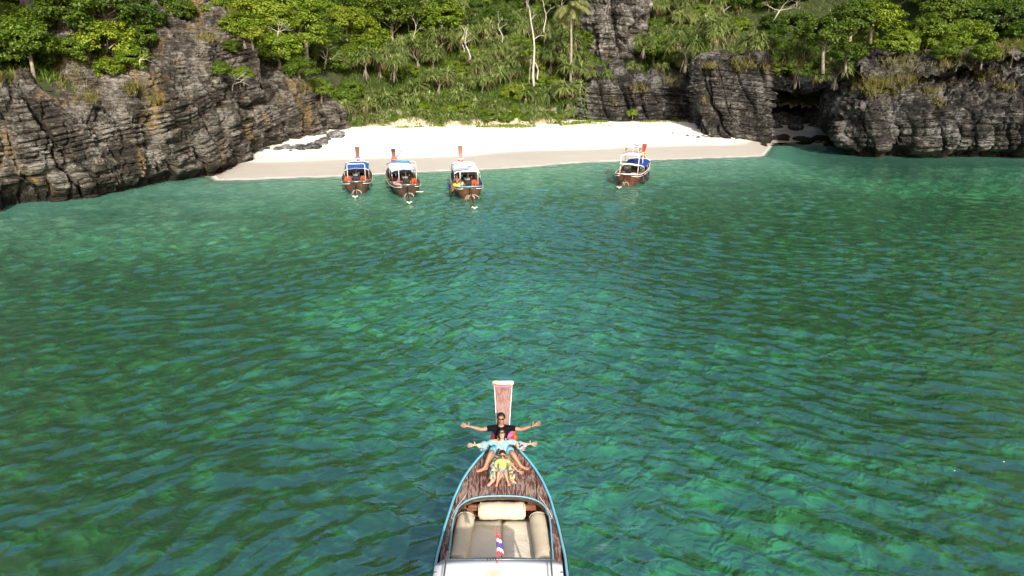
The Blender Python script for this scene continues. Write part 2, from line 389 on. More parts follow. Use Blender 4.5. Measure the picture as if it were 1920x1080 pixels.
for k in range(80):
    lam = .28*(1.9/.28)**(rng.random()**1.1); th = math.pi/2+R(3)+rng.normal()*R(33)
    kk = 2*math.pi/lam; slope = .040*(lam/1.0)**-.05
    slope *= 1-.5*min(1, max(0, (lam-.8)/.8))
    a = slope/kk*ss(1.9, 3.2, lam/gsz)
    ph = kk*(wx*math.cos(th)+wy*math.sin(th))+rng.random()*6.28
    Z += a*np.sin(ph); DX += a*.7*math.cos(th)*np.cos(ph); DY += a*.7*math.sin(th)*np.cos(ph)
calm = .35+.65*ss(2, 14, np.interp(X, SHX, SHY)-Y)
calm = calm*(.22+.78*ss(.0, 17, (X+31)+(50-Y)*.50))*(.45+.55*ss(0, 24, (44-X)+(58-Y)*.5))*(.62+.6*fbm(X*.1, Y*.1, 2, 2, 8))
Z *= calm; X2 = X+DX*calm; Y2 = Y+DY*calm
wm = np_mesh('sea', np.stack([X2, Y2, Z], -1).reshape(-1, 3), grid_faces(len(ys), len(us)))
dep = np.clip(-sand_z(X, Y), 0, 3.1)
at = wm.attributes.new('depth', 'FLOAT', 'POINT'); at.data.foreach_set('value', dep.astype(np.float32).ravel())
n = NT('clear sea water'); n.n.remove(n.b); P = n.coord('Position')
da = n.node('ShaderNodeAttribute', attribute_name='depth').outputs['Fac']
def ex(k): return n.math('EXPONENT', n.math('MULTIPLY', da, -k))
cc = n.node('ShaderNodeCombineColor')
for i, k in enumerate((.52, .055, .21)): n.l(ex(k), cc.inputs[i])
tr = n.node('ShaderNodeBsdfTransparent'); n.l(cc.outputs[0], tr.inputs[0])
df = n.node('ShaderNodeBsdfDiffuse'); df.inputs[0].default_value = (.008, .085, .046, 1)
b1 = n.noise(n.coord('Position', (.75, 1.6, 1), (0, 0, R(8))), 3.4, 3, .5, .6)
b2 = n.noise(n.coord('Position', (1, 2, 1)), 9, 2, .5)
nb = n.bump(b2, .16, .02, n.bump(b1, .34, .05))
fr = n.node('ShaderNodeFresnel'); fr.inputs[0].default_value = 2.9; n.l(nb, fr.inputs['Normal'])
gl = n.node('ShaderNodeBsdfGlossy'); gl.inputs[0].default_value = (.66, 1, .86, 1); gl.inputs['Roughness'].default_value = .012; n.l(nb, gl.inputs['Normal'])
m1 = n.node('ShaderNodeMixShader'); n.l(n.math('MULTIPLY', n.math('SUBTRACT', 1., ex(.8)), .22), m1.inputs[0]); n.l(tr.outputs[0], m1.inputs[1]); n.l(df.outputs[0], m1.inputs[2])
md_ = n.node('ShaderNodeBsdfDiffuse'); md_.inputs[0].default_value = (.22, .62, .47, 1)   # sand stirred up in the shallows
mk_ = n.node('ShaderNodeMixShader'); n.l(n.math('MULTIPLY', n.math('MULTIPLY', ex(1.5), 1.0), n.math('SUBTRACT', 1., ex(3.5))), mk_.inputs[0]); n.l(m1.outputs[0], mk_.inputs[1]); n.l(md_.outputs[0], mk_.inputs[2]); m1 = mk_
m2 = n.node('ShaderNodeMixShader'); n.l(n.math('MINIMUM', n.math('MULTIPLY', n.math('SUBTRACT', fr.outputs[0], .125), 2.6), .45), m2.inputs[0]); n.l(m1.outputs[0], m2.inputs[1]); n.l(gl.outputs[0], m2.inputs[2])
# thin foam where the swell runs out on the sand, and a few floating flecks
fo = n.node('ShaderNodeBsdfDiffuse'); fo.inputs[0].default_value = (.75, .75, .7, 1)
fl = n.ramp(n.math('ADD', da, n.math('MULTIPLY', n.noise(n.coord('Position', (.35, 1.5, 1)), 1.6, 5, .7), .22)), [(.07, 0.), (.10, .9), (.15, .7), (.19, 0.)])
fk = n.node('ShaderNodeTexVoronoi'); fk.inputs['Scale'].default_value = 3.2; n.l(n.coord('Position', (1, 1.7, .01)), fk.inputs['Vector'])
fkm = n.math('MULTIPLY', n.ramp(fk.outputs['Distance'], [(.06, 1.), (.075, 0.)]), n.ramp(n.noise(P, .38, 2), [(.635, 0.), (.66, .55)]))
m3 = n.node('ShaderNodeMixShader'); n.l(n.math('MAXIMUM', fl, fkm), m3.inputs[0]); n.l(m2.outputs[0], m3.inputs[1]); n.l(fo.outputs[0], m3.inputs[2])
n.l(m3.outputs[0], n.out.inputs[0]); M['water'] = n.m
link('sea', wm, M['water'], kind='structure')

# ------------------------------------------------------------------ cliffs
def smooth_line(pts, step):
    p = np.array(pts, float); d = np.r_[0, np.cumsum(np.hypot(*np.diff(p, axis=0).T))]
    u = np.arange(0, d[-1], step); x = np.interp(u, d, p[:, 0]); y = np.interp(u, d, p[:, 1])
    k = max(3, int(2.2/step)) | 1; w = np.hanning(k+2)[1:-1]; w /= w.sum(); h = k//2
    x = np.convolve(np.pad(x, h, mode='reflect', reflect_type='odd'), w, 'valid'); y = np.convolve(np.pad(y, h, mode='reflect', reflect_type='odd'), w, 'valid')
    tx, ty = np.gradient(x), np.gradient(y); L = np.hypot(tx, ty)
    return u, x, y, ty/L, -tx/L                              # outward normal: to the right of travel
def cliff(name, pts, prof, m, label, cat='cliff', du=.11, dv=.08, dip=.12, th=.45, seed=0, big=.9, fis=.9, layer=.30, knob=None, blk=1.0, kind=None):
    u, bx, by, nx, ny = smooth_line(pts, du)
    # profile key points per u
    K = prof(u)                                              # list of (back[u], z[u])
    K = [(np.broadcast_to(a, u.shape).astype(float), np.broadcast_to(b, u.shape).astype(float)) for a, b in K]
    segs = []
    for (a0, z0), (a1, z1) in zip(K[:-1], K[1:]):
        L = np.max(np.hypot(a1-a0, z1-z0)); c = max(1, int(L/dv))
        for t in np.arange(c)/c: segs.append((a0+(a1-a0)*t, z0+(z1-z0)*t))
    segs.append(K[-1])
    back = np.array([s_[0] for s_ in segs]).T; Zc = np.array([s_[1] for s_ in segs]).T     # [u, v]
    kv = 9; w = np.hanning(kv+2)[1:-1]; w /= w.sum()
    sm = lambda A: np.apply_along_axis(lambda r: np.convolve(np.pad(r, kv//2, mode='reflect', reflect_type='odd'), w, 'valid'), 1, A)
    back = sm(back); Zc = sm(Zc)
    Xc = bx[:, None]-nx[:, None]*back; Yc = by[:, None]-ny[:, None]*back; Uc = u[:, None]+0*Xc
    # displacement direction: surface normal of the smooth wall
    dzv = np.gradient(Zc, axis=1); dbv = np.gradient(back, axis=1); L = np.hypot(dzv, dbv)+1e-9
    nh = dzv/L; nz = dbv/L                                    # outward horizontal part, vertical part
    NX, NY, NZ = nx[:, None]*nh, ny[:, None]*nh, nz
    n3 = fbm(Xc*.35, Yc*.35, Zc*.35, 4, seed+5)
    d = big*2*(fbm(Uc*.16, Zc*.13, back*.1, 3, seed)-.5)+.7*(n3-.5)
    ridge = vn(Uc*.30+Zc*.05+.7*n3, Zc*.10, 0, seed+20)-.5
    d = d-fis*np.exp(-(ridge/.035)**2)
    ridge2 = vn(Uc*.75-Zc*.12+1.1*n3, Zc*.22, 3, seed+24)-.5
    d = d-.4*fis*np.exp(-(ridge2/.04)**2)
    cb = Uc/2.3+.22*Zc+1.3*(fbm(Uc*.25, Zc*.16, 0, 2, seed+60)-.5); ci = np.floor(cb); cf = cb-ci
    d = d+blk*1.1*(hsh(ci, 0*ci+seed+61)-.5)*ss(0, .16, np.minimum(cf, 1-cf))-blk*.45*np.exp(-(np.minimum(cf, 1-cf)/.05)**2)
    t = (Zc+.55*back*0+dip*Uc+1.5*(fbm(Uc*.11, Zc*.10, 0, 2, seed+30)-.5))/th
    t = t+.65*np.sin(t*.9+n3)+.5*np.sin(t*.37+1)
    i = np.floor(t); f = t-i
    bl = .7+1.5*hsh(i, i*0+seed)
    tb = Uc/bl+hsh(i, i*0+seed+3)*9+.35*(n3-.5)
    j = np.floor(tb); fb = tb-j
    vis = nh.clip(.25, 1)
    mz = .45+.95*vn(Uc*.22, Zc*.3, 1, seed+50); layer = layer*mz
    d = d+layer*vis*((hsh(i, 0*i+seed+9)-.5)*1.3+(hsh(i, j, 0*i+seed)-.5)*1.0)
    d = d-layer*.75*vis*np.exp(-(np.minimum(f, 1-f)/.16)**2)
    d = d-layer*.7*vis*np.exp(-(np.minimum(fb, 1-fb)*bl/.09)**2)*(hsh(i, j, 0*i+5+seed) > .3)
    if knob:
        s_, a_ = knob; f1, f2 = cells(Xc*s_, Yc*s_, Zc*s_*1.1, seed)
        kw = ss(3.2, 5.0, Zc+(n3-.5)*3)
        d = d*(1-.45*kw)+kw*a_*((.62-f1)*1.7+(np.minimum(f2-f1, .25)-.2)*1.2)
        f1b, f2b = cells(Xc*s_*2.3, Yc*s_*2.3, Zc*s_*2.3, seed+4); d = d+kw*a_*.4*(.55-f1b)
    d = d+.10*(fbm(Xc*2.2, Yc*2.2, Zc*3.2, 3, seed+40)-.5)
    V = np.stack([Xc+NX*d, Yc+NY*d, Zc+NZ*d], -1)
    F = grid_faces(*Xc.shape)
    me = np_mesh(name, V.reshape(-1, 3), F, smooth=False)
    props = dict(label=label, category=cat)
    if kind: props = dict(kind=kind)
    return link(name, me, m, **props), V

I = np.interp
def prof_left(u):
    j = (vn(u*.9, 0*u, 1)-.5)*1.2+(vn(u*.35, 0*u, 8)-.5)*1.6
    H1 = I(u, [0, 37, 43, 46, 50, 54, 57.5, 60, 63.5, 66.2, 67.8, 74.5, 78, 86], [8, 8, 7.9, 7.2, 6.6, 7.2, 9.6, 11.3, 11.3, 11.0, 7.6, 6.4, 5.4, 3.8])+j*.6
    up = I(u, [0, 44, 45.5, 51.5, 52.5, 59, 60, 90], [6.2, 5.6, 1.2, 1.0, 6.2, 6.4, 1.2, .8])
    q = np.floor(u/1.7+.4*np.sin(u)); H1 = H1+(hsh(q, 0*q+3)-.5)*1.5*ss(50, 58, u)+(hsh(q, 0*q+3)-.5)*.7; H2 = H1+.9+up+j*.7
    return [(.6, -2.2), (1.0, -.6), (1.3, .25), (.3, 1.0), (0, 2.0), (.15, 4.0), (.5, H1*.8), (1.0, H1-.3), (1.7, H1), (4.0, H1+.9), (4.4, H1+.9+up*.3), (4.9, H2-.3), (5.8, H2), (9.5, H2+.5)]
left, LV = cliff('cliff', [(-70, 24), (-45, 34), (-32.2, 42.8), (-28, 47.4), (-25.8, 53), (-23.4, 56.6), (-23.2, 60.5), (-22, 62.5), (-19.2, 71.5), (-17.6, 76)], prof_left, M['rock_l'],
      'tall brown-grey layered limestone cliff rising from the water left of the beach', du=.13, dv=.095, dip=-.16, th=.46, seed=1, blk=1.6, fis=1.2)
def prof_right(u):
    j = (vn(u*.8, 0*u, 2)-.5)*1.4
    return [(1.6, -2.5), (2.0, -.3), (2.2, .5), (.5, 1.0), (.0, 1.8), (.05, 3.2), (.5, 4.8+j*.4), (1.8, 5.9+j*.5), (4.5, 7.3+j*.6), (7.0, 8.2+j), (10.5, 8.9+j*.5), (15, 9.6)]
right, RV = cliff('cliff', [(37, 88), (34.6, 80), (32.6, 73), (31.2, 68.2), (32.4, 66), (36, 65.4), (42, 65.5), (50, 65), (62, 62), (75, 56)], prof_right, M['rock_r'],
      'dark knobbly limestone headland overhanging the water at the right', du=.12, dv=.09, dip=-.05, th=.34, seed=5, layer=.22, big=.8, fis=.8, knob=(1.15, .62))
def prof_pillar(u):
    j = (vn(u*.8, 0*u, 4)-.5)*1.2
    return [(-.6, -.2), (-.3, 1.2), (.1, 2.4), (.5, 3.2), (.1, 4.2), (-.1, 6.4), (.0, 8.2+j*.5), (.8, 8.9+j*.5), (3.2, 9.3+j*.4)]
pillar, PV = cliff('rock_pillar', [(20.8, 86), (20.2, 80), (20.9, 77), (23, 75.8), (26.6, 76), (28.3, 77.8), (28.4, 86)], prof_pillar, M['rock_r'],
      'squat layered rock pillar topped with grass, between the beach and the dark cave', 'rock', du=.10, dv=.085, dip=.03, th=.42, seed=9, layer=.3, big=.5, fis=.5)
def prof_wall(u):
    j = (vn(u*.6, 0*u, 6)-.5)*1.4
    c = 5.5*ss(23.5, 26, u)*(1-ss(38, 40, u))
    return [(-.5+c*.7, .4), (-.1+c, 1.2), (.3+c, 3.0), (.1+c*.8, 4.4), (.1+c*.1, 5.0), (.2, 5.7+j*.5), (1.0, 6.5+j), (3.0, 7.6+j)]
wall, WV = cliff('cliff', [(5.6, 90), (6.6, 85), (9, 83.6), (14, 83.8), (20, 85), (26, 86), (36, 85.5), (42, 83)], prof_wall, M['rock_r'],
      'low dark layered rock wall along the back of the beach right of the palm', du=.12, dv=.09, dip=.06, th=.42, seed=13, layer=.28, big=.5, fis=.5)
def prof_face(u):
    return [(-.8, 5.0), (0, 8.5), (.3, 11), (0, 14), (.6, 18), (1.6, 24), (5, 29)]
face, _ = cliff('cliff', [(9.2, 98), (9.4, 93.5), (11, 91.6), (14, 91.2), (16.6, 92), (17.6, 94), (18, 99)], prof_face, M['rock_c'],
      'pale grey limestone face showing through the trees behind the coconut palm', du=.16, dv=.12, dip=.1, th=.9, seed=17, layer=.3, big=1.3, fis=1.2)
# ------------------------------------------------------------------ plants: one builder per kind, then copies
rnd = random.Random(3)
def leaf_clumps(seed, rx, ry, rz, nclump, nleaf, size, flat=.3, fold=True, bottom=-.62):
    """leaves of a crown: clumps on an uneven ellipsoid, every leaf its own little folded blade"""
    g = np.random.default_rng(seed); V = []; F = []
    lob = g.normal(size=(5, 3)); lob /= np.linalg.norm(lob, axis=1)[:, None]; la = g.uniform(.0, .35, 5)
    cs = []
    while len(cs) < nclump:
        d = g.normal(size=3); d /= np.linalg.norm(d)
        if d[2] < bottom: continue
        r = (.78+sum(a*max(0, d@l)**3 for a, l in zip(la, lob)))*g.uniform(.55, 1.05)**.6
        cs.append((d*r*np.array([rx, ry, rz]), d))
    for c, d in cs:
        cr = g.uniform(.18, .44)*min(rx, 1.9)*.72
        k = int(nleaf*g.uniform(.6, 1.3))
        q = g.normal(size=(k, 3)); q /= np.linalg.norm(q, axis=1)[:, None]; q *= g.uniform(.35, 1, (k, 1))
        p = c+q*np.array([cr, cr, cr*.62])
        nrm = .55*q+.35*d+np.array([0, -.1, .75])+g.normal(size=(k, 3))*.34; nrm /= np.linalg.norm(nrm, axis=1)[:, None]
        t = np.cross(nrm, g.normal(size=(k, 3))); t /= np.linalg.norm(t, axis=1)[:, None]; b = np.cross(nrm, t)
        s = size*g.uniform(.7, 1.35, (k, 1)); w = s*g.uniform(.26, .40, (k, 1))
        a0 = p-t*s*.5; a1 = p+b*w-nrm*w*.3; a2 = p+t*s*.5-nrm*s*.12; a3 = p-b*w-nrm*w*.3
        base = len(V)*4
        V.append(np.stack([a0, a1, a2, a3], 1)); 
    V = np.concatenate(V).reshape(-1, 3); m = len(V)//4; i = np.arange(m)[:, None]*4
    F = np.concatenate([i+np.array([0, 1, 2]), i+np.array([0, 2, 3])])
    return V, F
def limbs(mb, p, d, L, r, depth, g, spread=.7, droop=0., tips=None, n=5, seg=3):
    pts = [Vector(p)]; rad = [r]; v = Vector(d).normalized()
    for k in range(seg):
        v = (v+Vector((g.uniform(-1, 1), g.uniform(-1, 1), g.uniform(-1, 1)))*.18+Vector((0, 0, -droop))).normalized()
        pts.append(pts[-1]+v*L/seg); rad.append(r*(1-.42*(k+1)/seg))
    mb.tube(pts, rad, n, cap=(depth == 0))
    if depth == 0:
        if tips is not None: tips.append((pts[-1].copy(), v.copy()))
        return
    for k in range(g.choice((2, 3)) if depth > 1 else g.choice((2, 3, 3))):
        a = g.uniform(0, 6.28); s = spread*g.uniform(.6, 1.2)
        q = v.orthogonal().normalized(); q = Matrix.Rotation(a+k*2.3, 3, v) @ q
        limbs(mb, pts[-1], (v+q*s), L*g.uniform(.62, .85), rad[-1]*.72, depth-1, g, spread, droop, tips, n, seg)
def strap_rosettes(tips, seed, L=1.1, nl=34, w=.05, hang=False):
    g = np.random.default_rng(seed); V = []; S_ = 4
    for p, d in tips:
        p = np.array(p); d = np.array(d)*.4+np.array([0, 0, .9]); d /= np.linalg.norm(d); k = int(nl*g.uniform(.8, 1.2))
        sc = g.uniform(.8, 1.2)
        a = np.cross(d, [1, .3, 0]); a /= np.linalg.norm(a); b = np.cross(d, a)
        th = g.uniform(0, 6.283, k); el = g.uniform(-.1, 1.25, k) if not hang else g.uniform(-1.3, -.5, k)
        out = np.cos(th)[:, None]*a+np.sin(th)[:, None]*b
        dr = out*np.cos(el)[:, None]+d*np.sin(el)[:, None]
        ln = L*sc*g.uniform(.6, 1.15, k)*(1 if not hang else .75)
        side = np.cross(dr, np.tile(d, (k, 1))); side /= np.linalg.norm(side, axis=1)[:, None]+1e-6
        rows = []
        for s_ in range(S_):
            t = s_/(S_-1); c = p+dr*(ln*t)[:, None]+np.array([0, 0, -1])*((ln*t*t*g.uniform(.35, .75, k))[:, None])
            ww = w*sc*(1.0, .95, .65, .06)[s_]; c_up = np.array([0, 0, ww*.25])
            rows.append(c+side*ww+c_up); rows.append(c-side*ww+c_up)
        V.append(np.stack(rows, 1))
    V = np.concatenate(V); m = len(V); i = np.arange(m)[:, None]*S_*2; V = V.reshape(-1, 3)
    F = np.concatenate([i+np.array([2*s_, 2*s_+1, 2*s_+3, 2*s_+2]) for s_ in range(S_-1)])
    return V, F
def proto_tree(seed, kind):
    """returns list of (part name, mesh) with the foot of the plant at the origin, crown about 2 m in radius"""
    g = random.Random(seed); out = []
    if kind in ('tree', 'bush'):
        H = 1.6 if kind == 'tree' else .7
        mb = MB(); pts = [Vector((0, 0, -.8)), Vector((.1, 0, H*.4)), Vector((g.uniform(-.3, .3), 0, H))]
        mb.tube(pts, [.16, .12, .09], 6)
        for k in range(7):
            a = k*.9+g.random(); limbs(mb, pts[1]+(pts[2]-pts[1])*g.random(), (math.cos(a), math.sin(a), .55), .85, .055, 1, g, .6, n=4, seg=2)
        me = bpy.data.meshes.new('trunk'); me.from_pydata(mb.v, [], mb.f); me.polygons.foreach_set('use_smooth', [True]*len(mb.f))
        me.materials.append(M['bark']); out.append(('trunk', me))
        V, F = leaf_clumps(seed, 1.9, 1.8, 1.35 if kind == 'tree' else 1.25, 96, 110, .165)
        V = V+np.array([0, 0, H+.5]); me = np_mesh('crown', V, F, False); me.materials.append(M['leaf_green']); out.append(('crown', me))
    if kind == 'slender':
        mb = MB(); tips = []
        mb.tube([(0, 0, -.5), (.15, 0, 2.2), (.05, .1, 4.4)], [.10, .085, .07], 6)
        for k in range(4): limbs(mb, (.05, .1, 3.3+k*.35), (math.cos(k*1.9), math.sin(k*1.9), 1.0), .9, .05, 1, g, .6, tips=tips, n=4)
        me = bpy.data.meshes.new('trunk'); me.from_pydata(mb.v, [], mb.f); me.polygons.foreach_set('use_smooth', [True]*len(mb.f)); me.materials.append(M['bark']); out.append(('trunk', me))
        V, F = leaf_clumps(seed, 1.5, 1.5, 1.1, 44, 80, .18); V = V+np.array([0, 0, 5.2]); me = np_mesh('crown', V, F, False); me.materials.append(M['leaf_green']); out.append(('crown', me))
    if kind in ('pandanus', 'screwpine_shrub'):
        mb = MB(); tips = []
        if kind == 'pandanus':
            mb.tube([(0, 0, -.6), (.1, .05, .6), (.0, .1, 1.1)], [.13, .11, .10], 6)
            for k in range(3):
                a = k*2.1+g.random(); limbs(mb, (0, .1, 1.05), (math.cos(a)*.85, math.sin(a)*.85, 1), .85, .075, 2, g, .65, tips=tips, n=5)
            for k in range(5): a = k*1.25; mb.tube([(.08*math.cos(a), .08*math.sin(a), .8), (.45*math.cos(a), .45*math.sin(a), -.5)], [.03, .025], 4)
            L = 1.2
        else:
            for k in range(5):
                a = k*1.26+g.random(); mb.tube([(0, 0, -.3), (math.cos(a)*.4, math.sin(a)*.4, .3), (math.cos(a)*g.uniform(.5, 1), math.sin(a)*g.uniform(.5, 1), g.uniform(.5, 1.1))], .07, 5)
                tips.append((Vector(mb.v[-1]), Vector((math.cos(a), math.sin(a), 1))))
            for k in range(4): tips.append((Vector((g.uniform(-1.1, 1.1), g.uniform(-1.1, 1.1), g.uniform(.2, .9))), Vector((0, 0, 1))))
            L = 1.25
        me = bpy.data.meshes.new('trunk'); me.from_pydata(mb.v, [], mb.f); me.polygons.foreach_set('use_smooth', [True]*len(mb.f)); me.materials.append(M['bark']); out.append(('trunk', me))
        V, F = strap_rosettes(tips, seed, L, 56 if kind == 'pandanus' else 60, .045); me = np_mesh('crown', V, F, False); me.materials.append(M['strap']); out.append(('crown', me))
        V, F = strap_rosettes(tips[::2], seed+1, L*.9, 12, .04, True); me = np_mesh('dead_leaves', V, F, False); me.materials.append(M['strap_dead']); out.append(('dead_leaves', me))
    return out
PROTO = {k: [proto_tree(40+7*i+hash(len(k)), k) for i in range(c)] for k, c in (('tree', 4), ('bush', 4), ('slender', 2), ('pandanus', 4), ('screwpine_shrub', 3))}
CROWN = {}
def crown_mesh(kind, i, mname):
    key = (kind, i, mname)
    if key not in CROWN:
        me = [m for nme, m in PROTO[kind][i] if nme == 'crown'][0].copy(); me.materials.append(M[mname]); CROWN[key] = me
    return CROWN[key]
NAME = {'tree': 'broadleaf_tree', 'bush': 'bush', 'slender': 'slender_tree', 'pandanus': 'pandanus_tree', 'screwpine_shrub': 'pandanus_shrub'}
CAT = {'tree': 'tree', 'bush': 'bush', 'slender': 'tree', 'pandanus': 'pandanus', 'screwpine_shrub': 'pandanus'}
TOPZ = {'tree': 2.2, 'bush': 1.2, 'slender': 5.2, 'pandanus': 2.9, 'screwpine_shrub': .8}
placed = []
def plant(kind, x, y, z, s, label, mname=None, group=None, sz=None, var=None, lean=0.):
    i = (rnd.randrange(len(PROTO[kind])) if var is None else var) % len(PROTO[kind])
    o = empty(NAME[kind], (x, y, z), rnd.uniform(0, 6.28), label=label, category=CAT[kind])
    if group: o['group'] = group
    o.scale = (s, s, sz or s); o.rotation_euler[0] = lean+rnd.uniform(-.08, .08); o.rotation_euler[1] = rnd.uniform(-.08, .08)
    for nme, me in PROTO[kind][i]:
        c = bpy.data.objects.new(nme, me); COL.objects.link(c); c.parent = o
        if nme == 'crown' and mname: c.material_slots[0].link = 'OBJECT'; c.material_slots[0].material = M[mname]
    placed.append((x, y, s*1.9)); return o
def surf_z(x, y):                                            # height of the rock or soil under a point
    h = float(hill_z(x, y))
    for V in (LV, RV, PV, WV):
        d = (V[::3, ::3, 0]-x)**2+(V[::3, ::3, 1]-y)**2; m = d < .5
        if m.any(): h = max(h, float(V[::3, ::3, 2][m].max()))
    return h
def crown_at(kind, pxx, pyy, Y, s, label, mname=None, group=None, var=None, sz=None):
    """plant whose crown centre is seen at a pixel, standing on the ground below it"""
    s2 = sz or s; q = rock_at(pxx, pyy+20*s)
    if q is not None and (pxx < 600 or pxx > 1590): Y = float(q[1])+.2*s
    p = far(pxx, pyy, Y)
    return plant(kind, p.x, p.y, p.z-TOPZ[kind]*s2, s, label, mname, group, sz, var)

BIN = {}
for V in (LV, RV, PV, WV):
    q = V.reshape(-1, 3); a_, b_ = px(q[:, 0], q[:, 1], q[:, 2]); ok = (a_ > -120) & (a_ < 2040) & (b_ > -120) & (b_ < 420)
    for A_, B_, p_ in zip((a_[ok]//6).astype(int), (b_[ok]//6).astype(int), q[ok]):
        k_ = (A_, B_)
        if k_ not in BIN or p_[1] < BIN[k_][1]: BIN[k_] = p_
def rock_at(a, b):                                           # the rock surface one sees at a pixel, or None
    for d in range(3):
        for i in range(-d, d+1):
            for j_ in range(-d, d+1):
                k_ = (int(a//6)+i, int(b//6)+j_)
                if k_ in BIN: return BIN[k_]
